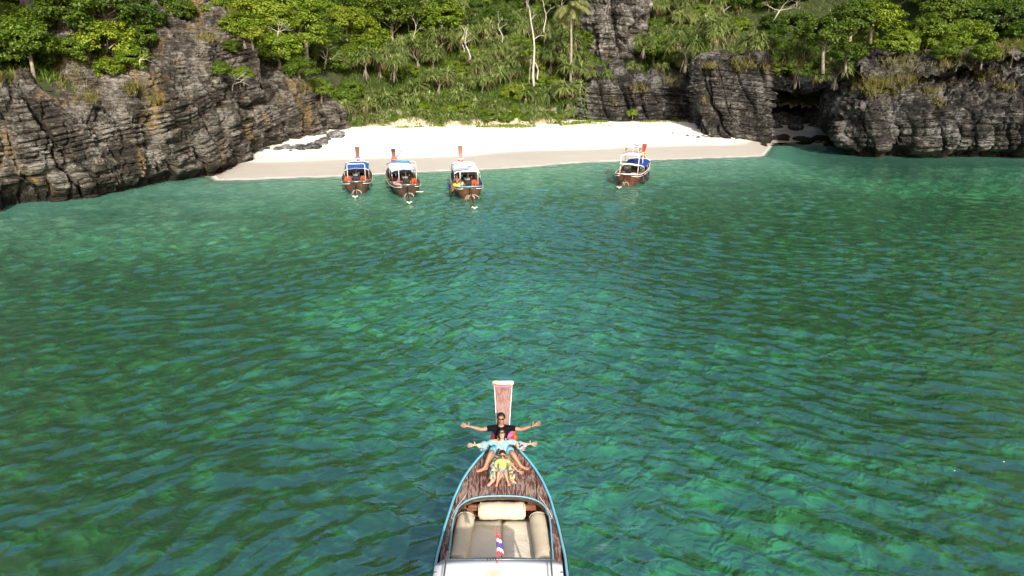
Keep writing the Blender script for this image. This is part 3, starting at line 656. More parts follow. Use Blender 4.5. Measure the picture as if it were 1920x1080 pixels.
# plants one can point at
HERO = [
 ('bush', 195, 72, 54, 1.15, 'large lime-green bush hanging over the top of the left cliff', 'leaf_lime'),
 ('bush', 245, 108, 53, .75, 'lime-green bush on the lower right of the large lime-green bush, left cliff', 'leaf_lime'),
 ('bush', 208, 128, 53, .6, 'lowest lime-green bush spilling down the left cliff toward the dry grass', 'leaf_lime'),
 ('bush', 150, 92, 53, .8, 'mid-green bush touching the left side of the large lime-green bush', 'leaf_green'),
 ('bush', 308, 96, 55, .28, 'tiny bright bush on the rock face under the tall left rock column', 'leaf_lime'),
 ('bush', 62, 42, 55, 1.0, 'dark green bush at the top left beside the corner rock tier', 'leaf_green'),
 ('bush', 100, 88, 54, .8, 'dark green bush at the left end of the cliff-top row, above dry grass', 'leaf_dark'),
 ('bush', 130, 22, 58, 1.4, 'dark green bush above the large lime-green bush, touching the top edge', 'leaf_dark'),
 ('bush', 195, 14, 58, 1.2, 'dark green bush at the top edge straight above the lime-green bush', 'leaf_dark'),
 ('bush', 250, 30, 60, 1.2, 'deep green bush left of the tall rock column', 'leaf_dark'),
 ('bush', 262, 68, 57, .8, 'deep green bush between the lime-green bush and the tall rock column', 'leaf_green'),
 ('bush', 400, 32, 63, .55, 'round bush on the ledge left of the small rock stack', 'leaf_lime'),
 ('bush', 432, 88, 63, .5, 'dark round bush under the small rock stack', 'leaf_dark'),
 ('bush', 470, 62, 64, .7, 'lime bush right of the small rock stack', 'leaf_lime'),
 ('bush', 410, 130, 62, .55, 'flat green bush on the rim above the layered corner of the left cliff', 'leaf_green'),
 ('bush', 455, 138, 62, .5, 'flat green bush beside the grey wind-swept shrub on the rim', 'leaf_green'),
 ('bush', 345, 8, 62, .6, 'green bush behind the top of the tall rock column', 'leaf_green'),
 ('bush', 600, 165, 74, .8, 'green bush above the right end of the left rocks', 'leaf_green'),
 ('bush', 555, 15, 76, 1.5, 'yellow-green bush at the top edge left of the dark spreading tree', 'leaf_lime'),
 ('bush', 395, 18, 66, .9, 'green bush between the rock column and the small rock stack', 'leaf_green'),
 ('bush', 455, 45, 68, 1.0, 'rounded lime bush right behind the small rock stack', 'leaf_lime'),
 ('bush', 500, 28, 72, 1.4, 'yellow-green tree crown above the left corner of the beach', 'leaf_lime'),
 ('bush', 520, 92, 71, 1.3, 'lime bush tumbling down behind the jagged rock spires', 'leaf_lime'),
 ('bush', 570, 60, 75, 1.5, 'lime thicket left of the bleached bare tree', 'leaf_lime'),
 ('bush', 560, 125, 73, .9, 'green bush above the rocks left of the pandanus shrubs', 'leaf_green'),
 ('tree', 640, 25, 92, 1.7, 'dark spreading tree above the bleached bare tree', 'leaf_dark'),
 ('tree', 735, 22, 94, 1.8, 'dark layered tree above the domed pandanus', 'leaf_dark'),
 ('tree', 830, 30, 96, 1.8, 'green tree right of the dark layered tree, upper slope', 'leaf_green'),
 ('pandanus', 735, 92, 84, 1.05, 'domed pandanus with pale forked trunks in the middle of the slope', None),
 ('pandanus', 683, 96, 84, .95, 'pandanus with pale stems directly left of the domed pandanus', None),
 ('screwpine_shrub', 640, 195, 77, .9, 'pandanus shrub at the left end of the dune beside the rocks', None),
 ('screwpine_shrub', 690, 195, 79, 1.0, 'pandanus shrub left of the sandy gap in the dune', None),
 ('bush', 795, 201, 80.5, .62, 'round lime-green beach bush right beside the sandy gap', 'leaf_lime'),
 ('bush', 842, 207, 80.5, .5, 'low lime beach bush second right of the sandy gap', 'leaf_lime'),
 ('bush', 872, 199, 81.5, .55, 'lime beach bush right of the pair beside the sandy gap', 'leaf_lime'),
 ('bush', 962, 205, 82.5, .45, 'small lime bush at the dune foot below the slope centre', 'leaf_lime'),
 ('bush', 1186, 212, 82.6, .36, 'small bright bush against the foot of the dark back wall', 'leaf_lime'),
 ('pandanus', 1066, 152, 84.5, 1.15, 'broad pandanus on a brown trunk at the foot of the coconut palm', None),
 ('pandanus', 1140, 128, 86, .85, 'pandanus hanging over the back wall right of the coconut palm', None),
 ('pandanus', 1208, 66, 87, .75, 'small pandanus sprouting from the pale rock face', None),
 ('pandanus', 1290, 60, 85, 1.3, 'large pandanus above the back wall left of the rock pillar', None),
 ('pandanus', 1345, 30, 84, 1.3, 'big pandanus with white branches above the rock pillar', None),
 ('pandanus', 1422, 62, 82, 1.15, 'pandanus behind the right shoulder of the rock pillar', None),
 ('pandanus', 1500, 90, 81, 1.25, 'dark pandanus above the sea cave', None),
 ('pandanus', 1572, 112, 74, .85, 'lone sunlit pandanus with exposed roots above the headland corner', None),
 ('bush', 1640, 30, 76, 1.35, 'bright lime broadleaf crown above the right headland', 'leaf_lime'),
 ('bush', 1622, 70, 75, .8, 'lower left lobe of lime foliage above the right headland', 'leaf_lime'),
 ('bush', 1690, 82, 75, 1.0, 'lime bush on the lower right side of the bright headland crown', 'leaf_lime'),
 ('bush', 1735, 52, 76, 1.1, 'mid-green bush right of the bright headland crown', 'leaf_green'),
 ('bush', 1800, 62, 77, 1.2, 'wide green bush on the headland top, middle right', 'leaf_green'),
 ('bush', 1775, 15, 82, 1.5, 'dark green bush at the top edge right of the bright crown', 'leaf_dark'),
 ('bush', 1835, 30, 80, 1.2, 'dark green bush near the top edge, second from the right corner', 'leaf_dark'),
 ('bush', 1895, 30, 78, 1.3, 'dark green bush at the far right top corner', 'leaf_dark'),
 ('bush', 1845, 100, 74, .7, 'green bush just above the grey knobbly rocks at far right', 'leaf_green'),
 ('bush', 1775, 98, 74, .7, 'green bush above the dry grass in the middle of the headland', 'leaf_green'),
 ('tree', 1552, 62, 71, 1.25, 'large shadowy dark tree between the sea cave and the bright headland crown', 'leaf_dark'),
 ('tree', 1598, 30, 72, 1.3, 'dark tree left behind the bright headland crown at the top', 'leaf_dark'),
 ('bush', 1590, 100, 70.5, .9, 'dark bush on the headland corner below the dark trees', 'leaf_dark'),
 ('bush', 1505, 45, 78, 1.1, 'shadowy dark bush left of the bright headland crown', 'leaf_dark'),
 ('screwpine_shrub', 1540, 140, 73, .7, 'small pandanus shrub on the rim over the sea cave', None),
]
for k, a, b, Y, s, lab, mn in HERO: crown_at(k, a, b, Y, s, lab, mn)
# the rest of the hillside, every plant named after the landmark it grows beside
ADJ = {'leaf_lime': 'lime-green', 'leaf_green': 'mid-green', 'leaf_dark': 'dark green'}
MARKS = [('the lime cliff bush', 195, 72), ('the tall left rock column', 322, 50), ('the small rock stack', 428, 50), ('the lime thicket', 540, 60), ('the bleached bare tree', 620, 95),
         ('the domed pandanus', 735, 92), ('the dark spreading tree', 640, 25), ('the sandy gap in the dune', 755, 190), ('the forked pale trunk', 878, 90), ('the green upper-slope tree', 830, 30),
         ('the lime beach bushes', 850, 200), ('the slope centre above the beach', 920, 150), ('the tall bleached trunk', 998, 90), ('the coconut palm', 1070, 70), ('the broad pandanus under the palm', 1066, 155),
         ('the pale rock face', 1160, 60), ('the dark back wall', 1200, 180), ('the large pandanus over the wall', 1290, 60), ('the rock pillar', 1385, 120), ('the sea cave', 1490, 150),
         ('the pale branches over the cave', 1462, 20), ('the lone sunlit pandanus', 1572, 112), ('the bright headland crown', 1640, 38), ('the headland grass', 1640, 150), ('the far right corner', 1890, 40), ('the headland middle', 1780, 90)]
def mark_label(kind, mn, a, b, s, Y):
    nm_, mx, my = min(MARKS, key=lambda t: (t[1]-a)**2+(2*(t[2]-b))**2); dx, dy = a-mx, b-my; d = math.hypot(dx, dy)
    if abs(dx) > 1.4*abs(dy): w = 'right of' if dx > 0 else 'left of'
    elif abs(dy) > 1.4*abs(dx): w = 'below' if dy > 0 else 'above'
    else: w = ('below' if dy > 0 else 'above')+' and '+('right of' if dx > 0 else 'left of')
    size = 'small' if s < .75 else ('large' if s > 1.05 else 'mid-sized')
    pre = 'close' if d < 35 else ('a little' if d < 75 else 'well')
    if 'and' in w and len(nm_.split()) > 4: size = ''
    return f"{size} {ADJ[mn]+' ' if mn else ''}{NAME[kind].replace('_', ' ')} {pre} {w} {nm_}".strip()
def fill(kind, x, y, z, s, mn):
    a, b = px(x, y, z+TOPZ[kind]*s); lab = mark_label(kind, mn, a, b, s, y); nm = NAME[kind].replace('_', ' ')
    o = plant(kind, x, y, z-.25, s, lab, mn, (nm+'es' if nm.endswith('bush') else nm+'s')+' of the hillside'); pts.append((x, y, 0)); return o
cnt = 0; tries = 0
pts = []
for k in range(25):                                          # the front row on the dune
    x = -17.2+k*.98+rnd.uniform(-.3, .3); D = rnd.uniform(.0, 1.1)
    if -11.8 < x < -10.2: continue
    y = float(np.interp(x, LAND[:, 0], LAND[:, 1]))+D; r_ = rnd.random()
    if r_ < .62: fill('screwpine_shrub', x, y, float(hill_z(x, y)), rnd.uniform(.55, .85), None)
    else: fill('bush', x, y, float(hill_z(x, y))-.2, rnd.uniform(.35, .6), 'leaf_green' if r_ < .85 else 'leaf_lime')
while tries < 16000 and cnt < 470:
    tries += 1
    x = rnd.uniform(-46, 58); y = rnd.uniform(44, 116); D = float(land_dist(x, y))
    if D < 1.2: continue
    z = surf_z(x, y)
    a, b = px(x, y, z+1.5)
    if a < -110 or a > 2030 or b < -130 or b > 330: continue
    if x < -19 and D < 5.0: continue
    if x > 29 and D < 7.5: continue
    if 8.8 < x < 17.6 and 89.8 < y < 99: continue
    if 19 < x < 28 and D < 1.5: continue
    md = 1.75 if D < 14 else 1.95
    if any((x-p)**2+(y-q)**2 < (md if k < 1 else .5*k+.7)**2 for p, q, k in pts+placed[:len(HERO)]): continue
    nz = float(vn(x*.14, y*.14, 9)); r = rnd.random()
    if x < -17 or x > 31:
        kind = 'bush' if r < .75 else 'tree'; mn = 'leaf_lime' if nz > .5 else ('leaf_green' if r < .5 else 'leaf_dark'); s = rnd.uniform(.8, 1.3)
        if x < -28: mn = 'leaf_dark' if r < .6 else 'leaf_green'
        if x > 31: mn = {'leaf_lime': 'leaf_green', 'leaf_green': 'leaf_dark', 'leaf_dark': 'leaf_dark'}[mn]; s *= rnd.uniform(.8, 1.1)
    elif x < 8:
        if D < 5: kind = 'screwpine_shrub' if r < .8 else 'bush'; s = rnd.uniform(.85, 1.3)
        elif D < 14: kind = 'pandanus' if r < .38 else ('screwpine_shrub' if r < .76 else ('slender' if r < .80 else 'bush')); s = rnd.uniform(.85, 1.25)
        else: kind = 'tree' if r < .42 else ('pandanus' if r < .72 else ('slender' if r < .82 else 'bush')); s = rnd.uniform(.9, 1.35)
        mn = 'leaf_green' if nz > .45 else 'leaf_dark'
        if x < -10 and D > 12: mn = 'leaf_dark' if r < .8 else 'leaf_green'
        if kind in ('bush',) and D < 12: s *= .7; mn = 'leaf_lime' if nz > .4 else 'leaf_green'
    else:
        kind = 'pandanus' if r < .62 else ('bush' if r < .8 else 'tree'); s = rnd.uniform(.8, 1.25) if D > 4 else rnd.uniform(.5, .8)
        if D < 4: kind = 'screwpine_shrub' if r < .7 else 'pandanus'
        mn = 'leaf_green' if nz > .55 else 'leaf_dark'
    fill(kind, x, y, z, s, mn if kind not in ('pandanus', 'screwpine_shrub') else None); cnt += 1

# undergrowth, grass
def blades(P, N, seed, L=(.4, .9), w=.03, lean=.6, seg=3):
    g = np.random.default_rng(seed); k = len(P)
    th = g.uniform(0, 6.283, k); ln = g.uniform(*L, k); le = g.uniform(.1, lean, k)
    d = np.stack([np.cos(th)*le, np.sin(th)*le, np.ones(k)], 1)+N*.5; d /= np.linalg.norm(d, axis=1)[:, None]
    s = np.stack([-np.sin(th), np.cos(th), 0*th], 1); o = np.stack([np.cos(th), np.sin(th), 0*th], 1); rows = []
    for i in range(seg):
        t = i/(seg-1); c = P+d*(ln*t)[:, None]+o*(ln*t*t*.35)[:, None]-np.array([0, 0, 1])*(ln*t*t*.28)[:, None]
        ww = w*(1-t*.85); rows += [c+s*ww, c-s*ww]
    V = np.stack(rows, 1).reshape(-1, 3); i = np.arange(k)[:, None]*seg*2
    return V, np.concatenate([i+np.array([2*q, 2*q+1, 2*q+3, 2*q+2]) for q in range(seg-1)])
g = np.random.default_rng(5)
xx = g.uniform(-46, 58, 205000); yy = g.uniform(46, 116, 205000); DD = land_dist(xx, yy)
keep = (DD > -.9) & ((DD > .2) | (vn(xx*.9, yy*.9, 6) > .42)) & (np.abs(xx) < yy*.78+3) & ~((xx < -19) & (DD < 5)) & ~((xx > 30) & (DD < 5)) & (DD < 36)
xx, yy = xx[keep], yy[keep]; zz = hill_z(xx, yy)
V, F = blades(np.stack([xx, yy, zz-.05], 1), np.zeros((len(xx), 3)), 8, (.5, 1.25), .05, .9)
link('undergrowth', np_mesh('undergrowth', V, F, False), M['under'], kind='stuff', label='dense green undergrowth covering the hillside between the trees', category='undergrowth')
Pg = []
for a, b, Y, r, c in [(128, 150, 47, 1.1, 260), (150, 120, 50, .9, 160), (172, 182, 47, .8, 220), (255, 168, 50, 1.0, 240), (290, 190, 52, .5, 120), (8, 145, 45, .9, 160), (20, 95, 48, .6, 60),
                      (120, 85, 52, .8, 120), (385, 70, 63, .8, 160), (440, 20, 66, .9, 120), (400, 75, 62, .5, 80), (570, 165, 70, 1.1, 260), (528, 190, 68, .3, 60), (430, 85, 62, .3, 40),
                      (1330, 125, 77, 1.0, 200), (1395, 118, 77, 1.6, 420), (1440, 128, 77, .8, 120), (1640, 160, 69.5, 2.4, 1100), (1600, 150, 70, 1.2, 300), (1700, 150, 71, 1.6, 300), (1745, 175, 69, 1.2, 160),
                      (1690, 115, 74, 2.0, 400), (1780, 110, 75, 2.4, 500), (1860, 100, 75, 2.4, 500), (1850, 140, 72, 1.3, 200), (1905, 75, 76, 2.2, 400), (1760, 195, 67, .5, 60), (1200, 165, 85, 1.4, 200),
                      (1150, 190, 84, .8, 80), (1260, 150, 85, 1.2, 160), (1318, 190, 76.5, .5, 60), (1880, 165, 70, .9, 90)]:
    for _ in range(c//3):
        sc_ = 1300/Y*r*.5; a_, b_ = a+g.normal()*sc_, b+g.normal()*sc_*.5; q = rock_at(a_, b_)
        if q is None: continue
        for k in range(3): Pg.append((q[0]+g.normal()*.08, q[1]+g.normal()*.08, q[2]-.08))
Pg = np.array(Pg); V, F = blades(Pg, np.tile([.0, -.35, 0], (len(Pg), 1)), 9, (.45, 1.15), .017, .9, 4)
link('grass', np_mesh('grass', V, F, False), M['grass'], kind='stuff', label='tufts of dry yellow-green grass on the cliff ledges', category='grass')
# creeping green vine at the top of the sand
q = g.uniform(0, 1, 5200); xv = g.uniform(-14, 22, 5200); yv = np.interp(xv, LAND[:, 0], LAND[:, 1])-.4-2.0*q**1.6
mk = vn(xv*.5, yv*.9, 4) > .50+.22*(xv < -4); xv, yv = xv[mk], yv[mk]
V, F = blades(np.stack([xv, yv, sand_z(xv, yv)], 1), np.zeros((len(xv), 3)), 10, (.18, .4), .06, 1.4)
link('beach_vine', np_mesh('beach_vine', V, F, False), M['leaf_lime'], kind='stuff', label='low green creeper along the top of the white sand', category='creeper')

# bare trees and trunks
def bare(name, pt, parts, label, cat='tree', m='bark_dead'):
    o = empty(name, pt, 0, label=label, category=cat)
    for nme, mb, mm in parts: mb.build(nme, M[mm], o)
    return o
g1 = random.Random(12)
def dead_tree(a, b, Y, s, seed, label, hang=0.35, depth=4, dirs=None, r=.11, spread=.62):
    p = far(a, b, Y); o = empty('dead_tree', p, 0, label=label, category='tree'); gg = random.Random(seed)
    mb = MB(); mb.tube([(-.6*s, .4, -1.4*s), (-.2*s, .1, -.4*s), (0, 0, 0)], [r*1.4, r*1.2, r], 6); mb.build('trunk', M['bark_dead'], o)
    mb = MB()
    for d in dirs or [(-1, 0, .6), (.9, 0, .8), (.1, -.3, 1), (.7, .2, .2)]: limbs(mb, (0, 0, 0), d, 1.0*s, r*.8, depth, gg, spread, n=4)
    mb.build('branches', M['bark_dead'], o); return o
dead_tree(612, 112, 80, .72, 5, 'bleached white bare tree with twisting branches above the left end of the beach', dirs=[(-.8, -.2, .35), (.9, -.2, .3), (-.3, -.4, 1), (.3, -.3, 1.1)], r=.10)
dead_tree(437, 158, 60, .62, 8, 'wind-swept grey bare shrub on the left cliff top near the beach corner', dirs=[(1, -.2, .5), (.8, -.3, .9), (1, .2, .2)], depth=3, r=.05)
dead_tree(522, 60, 69, .5, 9, 'small bare pale branches sticking out of the lime thicket', depth=3, r=.05)
dead_tree(262, 112, 51.5, .45, 11, 'bare grey twigs on the cliff right of the lime-green bush', dirs=[(1, -.2, .4), (1, 0, .1)], depth=3, r=.035)
dead_tree(1462, 20, 80, .8, 14, 'pale bare branches at the top edge above the sea cave', dirs=[(1, -.3, .2), (-.9, -.2, .4), (.4, -.3, .8)], depth=3, r=.06)
def pole_tree(x0, y0, x1, y1, Y, r, label, tw=True):
    a, b = far(x0, y0, Y), far(x1, y1, Y+.5); o = empty('bare_trunk', a, 0, label=label, category='tree'); d = b-a; mb = MB(); P_ = []
    for k in range(9):
        t = k/8; P_.append(d*t+Vector((math.sin(t*7+x0)*.16, 0, 0)))
    mb.tube(P_, [r*(1-.6*k/8) for k in range(9)], 6); mb.build('trunk', M['bark_dead'], o)
    if tw:
        mb = MB(); gg = random.Random(int(x0))
        limbs(mb, P_[-1], (-.3, 0, 1), .7, r*.4, 1, gg, n=4); limbs(mb, P_[5], (.9, -.2, .7), .8, r*.4, 1, gg, n=4); limbs(mb, P_[7], (.5, -.2, .9), .6, r*.35, 1, gg, n=4); mb.build('branches', M['bark_dead'], o)
pole_tree(1003, 162, 996, 20, 83, .15, 'tall bleached leaning trunk with a few stubs left of the coconut palm')
pole_tree(1010, 150, 1001, 104, 84, .10, 'short pale stem beside the foot of the tall bleached trunk', False)
pole_tree(631, 70, 630, 28, 88, .11, 'short broken white trunk above the bleached bare tree', False)
pole_tree(1022, 62, 1021, 4, 92, .09, 'thin pale trunk near the top edge left of the coconut palm')
pole_tree(775, 92, 778, 44, 90, .08, 'thin grey stem right of the domed pandanus')
pole_tree(880, 112, 872, 62, 86, .10, 'forked pale trunk in the pandanus thicket left of centre')
pole_tree(868, 98, 869, 60, 87, .07, 'straight thin trunk beside the forked pale trunk')
pole_tree(942, 80, 935, 40, 88, .07, 'slender grey trunk on the upper slope left of the tall bleached trunk')
# coconut palm
pb = far(1070, 138, 86); po = empty('coconut_palm', (pb.x, pb.y, pb.z-1), 0, label='tall coconut palm with drooping yellowing fronds in front of the pale rock face', category='palm tree')
top = far(1069, 14, 86)-Vector((pb.x, pb.y, pb.z-1)); mb = MB()
mb.tube([top*t+Vector((math.sin(t*3)*.12, 0, 0)) for t in [i/24 for i in range(25)]], [(.22 if i == 0 else .16-.045*i/24)*(1.06 if i % 2 else .96) for i in range(25)], 8); mb.build('trunk', M['bark'], po)
gg = random.Random(5)
def frond(el, L, droop):
    mb = MB(); pts = []; p = Vector((0, 0, 0)); a = el
    for k in range(13):
        pts.append(p.copy()); p = p+Vector((math.cos(a), 0, math.sin(a)))*L/12; a -= droop/12
    mb.tube(pts, [.035*(1-.8*k/12) for k in range(13)], 4)
    for k in range(2, 25):
        t = k/25*12; i = min(int(t), 11); c = pts[i].lerp(pts[i+1], t-i); T = (pts[i+1]-pts[i]).normalized(); ll = (.95*math.sin(math.pi*min(1, k/25*.85+.12))+.15)*.8
        for s in (-1, 1):
            d = (T*.6+Vector((0, s*.9, -.55-gg.random()*.4))).normalized(); e = c+d*ll; w = T*.045; m_ = c+d*ll*.55+Vector((0, 0, .07))
            mb.add([c-w, c+w, m_+w, m_-w, e], [(0, 1, 2, 3), (3, 2, 4)])
    me = bpy.data.meshes.new('frond'); me.from_pydata(mb.v, [], mb.f); me.materials.append(M['palm']); return me
FR = [frond(.9, 2.9, 1.9), frond(.5, 3.0, 1.8), frond(.1, 2.7, 1.5), frond(-.5, 2.3, .9)]
for k in range(19):
    o = bpy.data.objects.new('frond', FR[(0, 1, 2, 1, 3)[k % 5]]); COL.objects.link(o); o.parent = po; o.location = top; o.rotation_euler = (gg.uniform(-.1, .1), gg.uniform(-.1, .1), k*2.4+gg.uniform(-.2, .2))
mb = MB()
for k in range(6): mb.ball((top.x+.2*math.cos(k), top.y+.2*math.sin(k), top.z-.18), .12, 8, 6)
mb.build('coconuts', M['bark_dark'], po)

# boulders and rock slabs at the ends of the beach
def boulder_mesh(seed, flat=.5):
    g = np.random.default_rng(seed); m = MB(); m.ball((0, 0, 0), 1, 22, 14); V = np.array([tuple(p) for p in m.v])
    d = .75+.6*fbm(V[:, 0]*1.1+seed, V[:, 1]*1.1, V[:, 2]*1.1, 3, seed); t = V[:, 2]*3+V[:, 0]*.6; d += .10*(hsh(np.floor(t), t*0+seed)-.5)*2
    f1, f2 = cells(V[:, 0]*1.3+seed, V[:, 1]*1.3, V[:, 2]*1.3, seed); d -= .25*np.exp(-((f2-f1)/.12)**2)
    V = V*d[:, None]*np.array([1, .8, flat]); me = bpy.data.meshes.new('boulder'); me.from_pydata(V.tolist(), [], m.f); me.materials.append(M['boulder']); return me
BM = [boulder_mesh(s, f) for s, f in ((1, .5), (2, .42), (3, .65), (4, .35), (5, .8))]
def boulder(a, b, s, lab, group=None, h=None):
    p = on(a, b, 1.0); z = float(sand_z(p.x, p.y)); p = on(a, b, z); z = float(sand_z(p.x, p.y))
    o = bpy.data.objects.new('boulder', BM[rnd.randrange(5)]); COL.objects.link(o); o.location = (p.x, p.y, z+.05*s); o.scale = (s, s, s*rnd.uniform(.7, 1.1)); o.rotation_euler = (rnd.uniform(-.2, .2), rnd.uniform(-.2, .2), rnd.uniform(0, 6.3))
    o['label'] = lab; o['category'] = 'rock'
    if group: o['group'] = group
L1 = 'grey rock slab lying on the sand at the foot of the left cliff'; G1 = 'rocks at the left end of the beach'
for a, b, s in [(585, 262, 1.0), (600, 256, .8), (568, 268, .7), (548, 272, .5), (560, 262, .6), (610, 250, .7), (590, 270, .4), (520, 277, .4), (535, 266, .6), (545, 280, .22), (562, 279, .2), (500, 274, .35)]: boulder(a, b, s, L1, G1)
boulder(628, 243, 1.05, 'dark tilted slab at the foot of the dune, rightmost of the left-end rocks')
L2 = 'small dark rock at the waterline below the left cliff corner'; G2 = 'rocks at the left cliff corner'
for a, b, s in [(428, 331, .5), (420, 325, .8), (436, 322, .28), (410, 332, .8), (424, 316, .6), (440, 328, .2), (396, 336, .7), (433, 334, .25), (415, 338, .4)]: boulder(a, b, s, L2, G2)
L3 = 'flat dark rock on the sand at the right end of the beach'; G3 = 'rocks at the right end of the beach'
for a, b, s in [(1335, 258, .5), (1350, 262, .4), (1368, 266, .35), (1392, 268, .5), (1410, 272, .4), (1325, 250, .25), (1370, 252, .5), (1345, 246, .45), (1310, 246, .25), (1290, 240, .22), (1262, 236, .2), (1400, 256, .6), (1380, 276, .2),
                (1415, 262, .5), (1425, 250, .8), (1300, 252, .18), (1318, 262, .2)]: boulder(a, b, s, L3, G3)
L4 = 'dark rubble rock at the mouth of the sea cave'; G4 = 'rubble at the sea cave'
for a, b, s in [(1440, 262, 1.1), (1465, 268, .9), (1490, 262, 1.2), (1430, 280, .5), (1455, 278, .6), (1480, 280, .8), (1505, 275, 1.2), (1535, 278, 1.2), (1448, 250, 1.1), (1475, 248, 1.2), (1500, 250, 1.3), (1530, 258, 1.3), (1555, 285, .8), (1520, 288, .7), (1500, 290, .45),
                (1468, 288, .35), (1545, 295, .5), (1460, 238, 1.6), (1490, 236, 1.7), (1520, 240, 1.7), (1548, 250, 1.5), (1445, 240, 1.2)]: boulder(a, b, s, L4, G4)
def driftwood(a, b, L, ang_, lab):
    p = on(a, b, 2.0); z = float(sand_z(p.x, p.y))+.05; mb = MB()
    mb.tube([(0, 0, 0), (L*.3, .05, .05), (L*.7, -.06, .02), (L, .05, .06)], [.09, .10, .07, .03], 6); mb.tube([(L*.6, 0, 0), (L*.75, .3, .2)], [.05, .02], 5)
    o = mb.build('driftwood', M['bark_dead'], None, label=lab, category='driftwood'); o.location = (p.x, p.y, z); o.rotation_euler[2] = ang_
driftwood(925, 229, 2.6, .2, 'bleached driftwood log lying below the tall bleached trunk')
driftwood(700, 234, 3.0, .05, 'long pale driftwood branch in front of the sandy gap')
driftwood(1120, 231, 2.2, -.1, 'pale driftwood log near the foot of the dark back wall')
# ------------------------------------------------------------------ boats
M['hull'] = worn_wood('varnished hull', (.17, .055, .03), (.22, .13, .08), .60, (1.2, .6, 7))
M['hull_dark'] = worn_wood('dark oiled hull', (.055, .028, .02), (.13, .09, .06), .58, (1.2, .6, 7))
M['deck'] = worn_wood('worn red deck paint', (.082, .027, .020), (.26, .19, .16), .52, (15, 2.2, 7), 2.4)
M['prow'] = worn_wood('weathered prow board', (.15, .055, .042), (.26, .17, .15), .50, (26, 4, 1.6), 3.)
M['blue'] = paint('sky blue trim', (.10, .46, .66), .45, .35, 5, .1, dirt=(.16, .36, .46))
M['white'] = paint('white paint', (.78, .78, .76), .45, .12, 4, .05)
M['white_roof'] = paint('white canvas roof', (.80, .81, .84), .6, .08, 2, .05)
M['cream'] = paint('cream cushion cloth', (.56, .485, .355), .9, .12, 3, .35)
M['mat'] = paint('beige mattress cloth', (.50, .44, .35), .9, .12, 3, .4)
M['steel'] = paint('galvanised steel', (.42, .43, .42), .35, .3, 9, .05, .7)
M['black'] = paint('black engine metal', (.02, .02, .02), .4, .5, 8, .1)
M['rubber'] = paint('black rubber', (.018, .018, .018), .7, .3, 8, .1)
M['tarp_blue'] = paint('blue tarpaulin', (.025, .13, .50), .5, .25, 3, .3)
M['tarp_navy'] = paint('deep blue tarpaulin', (.015, .05, .33), .5, .25, 3, .3)
M['orange'] = paint('orange life jacket nylon', (.50, .09, .02), .6, .4, 8, .3)
M['red'] = paint('red ribbon', (.62, .03, .03), .6, .3, 8, .2)
M['pink'] = paint('pink ribbon', (.75, .12, .32), .6, .3, 8, .2)
M['yellow'] = paint('yellow ribbon', (.80, .50, .04), .6, .3, 8, .2)
M['rope'] = paint('pale rope', (.60, .56, .48), .8, .3, 20, .4)
M['navy'] = paint('navy cloth', (.03, .04, .16), .8, .3, 8, .2)
M['inside'] = worn_wood('bare inner planks', (.20, .10, .055), (.30, .2, .13), .5, (1.2, 6, 7))
M['hem'] = paint('blue hem', (.03, .22, .60), .6, .2, 5, .1)
M['green'] = paint('green mat', (.10, .32, .08), .8, .3, 8, .2)

def hull_parts(root, ys, ws, zs, stern, m_hull, m_in, floor=.45, bow_rake=.9, trim=None, keel=-.35, bot=.58):
    """outer shell, inner shell and floor as separate parts; ys stations, ws half widths, zs gunwale heights"""
    N = len(ys); yb = ys[-1]; shell = []; inner = []
    for y, w, z in zip(ys, ws, zs):
        t = max(0, (y-(yb-2.6))/2.6); q = max(0, 1-(y-ys[0])/1.0)
        def P(fr, zz, side): return (side*w*fr, y-bow_rake*t*t*(z-zz)*.75+q*q*(z-zz)*.35, zz)
        b = bot*(1-.55*t)*(1-.15*q)
        kz = keel+t*t*.3
        row = [(1, z), (.97, z-.12), (.88, z*.55), (b*1.15, .05), (b*.8, kz*.7), (0.0, kz)]
        shell.append([P(f, zz, -1) for f, zz in row]+[P(f, zz, 1) for f, zz in row[-2::-1]])
        ri = [(.955, z-.005), (.92, z-.14), (.84, max(z*.55, floor)), (.62, floor-.02)]
        inner.append([P(f, zz, -1) for f, zz in ri]+[P(f, zz, 1) for f, zz in ri[::-1]])
    s = MB(); s.sheet(shell); c = len(shell[0]); s.f.append(tuple(range(c)))
    s.build('hull', m_hull, root, False)
    s = MB(); s.sheet(inner); c = len(inner[0]); s.f.append(tuple(range(c-1, -1, -1))); s.build('hull_lining', m_in, root, False)
def prow_board(root, p0, p1, w0, w1, th, m, edge=None, cap=None, capm=None):
    p0, p1 = Vector(p0), Vector(p1); d = (p1-p0).normalized(); nrm = Vector((0, -d.z, d.y)).normalized(); rows = []
    for k in range(8):
        t = k/7; c = p0.lerp(p1, t)+Vector((0, -.10*math.sin(math.pi*t), 0)); w = w0+(w1-w0)*t**1.2
        rows.append([c+Vector((-w, 0, 0)), c+Vector((-w*.5, 0, 0)) , c+Vector((0, 0, 0)), c+Vector((w*.5, 0, 0)), c+Vector((w, 0, 0))])
    s = MB(); s.sheet(rows, tuple(nrm*-th)); s.build('prow_board', m, root, False)
    if edge:
        for sd in (0, 4):
            s = MB(); s.tube([r[sd]-nrm*.004 for r in rows], .009, 6); s.build('prow_edge', edge, root)
    return rows, nrm, d

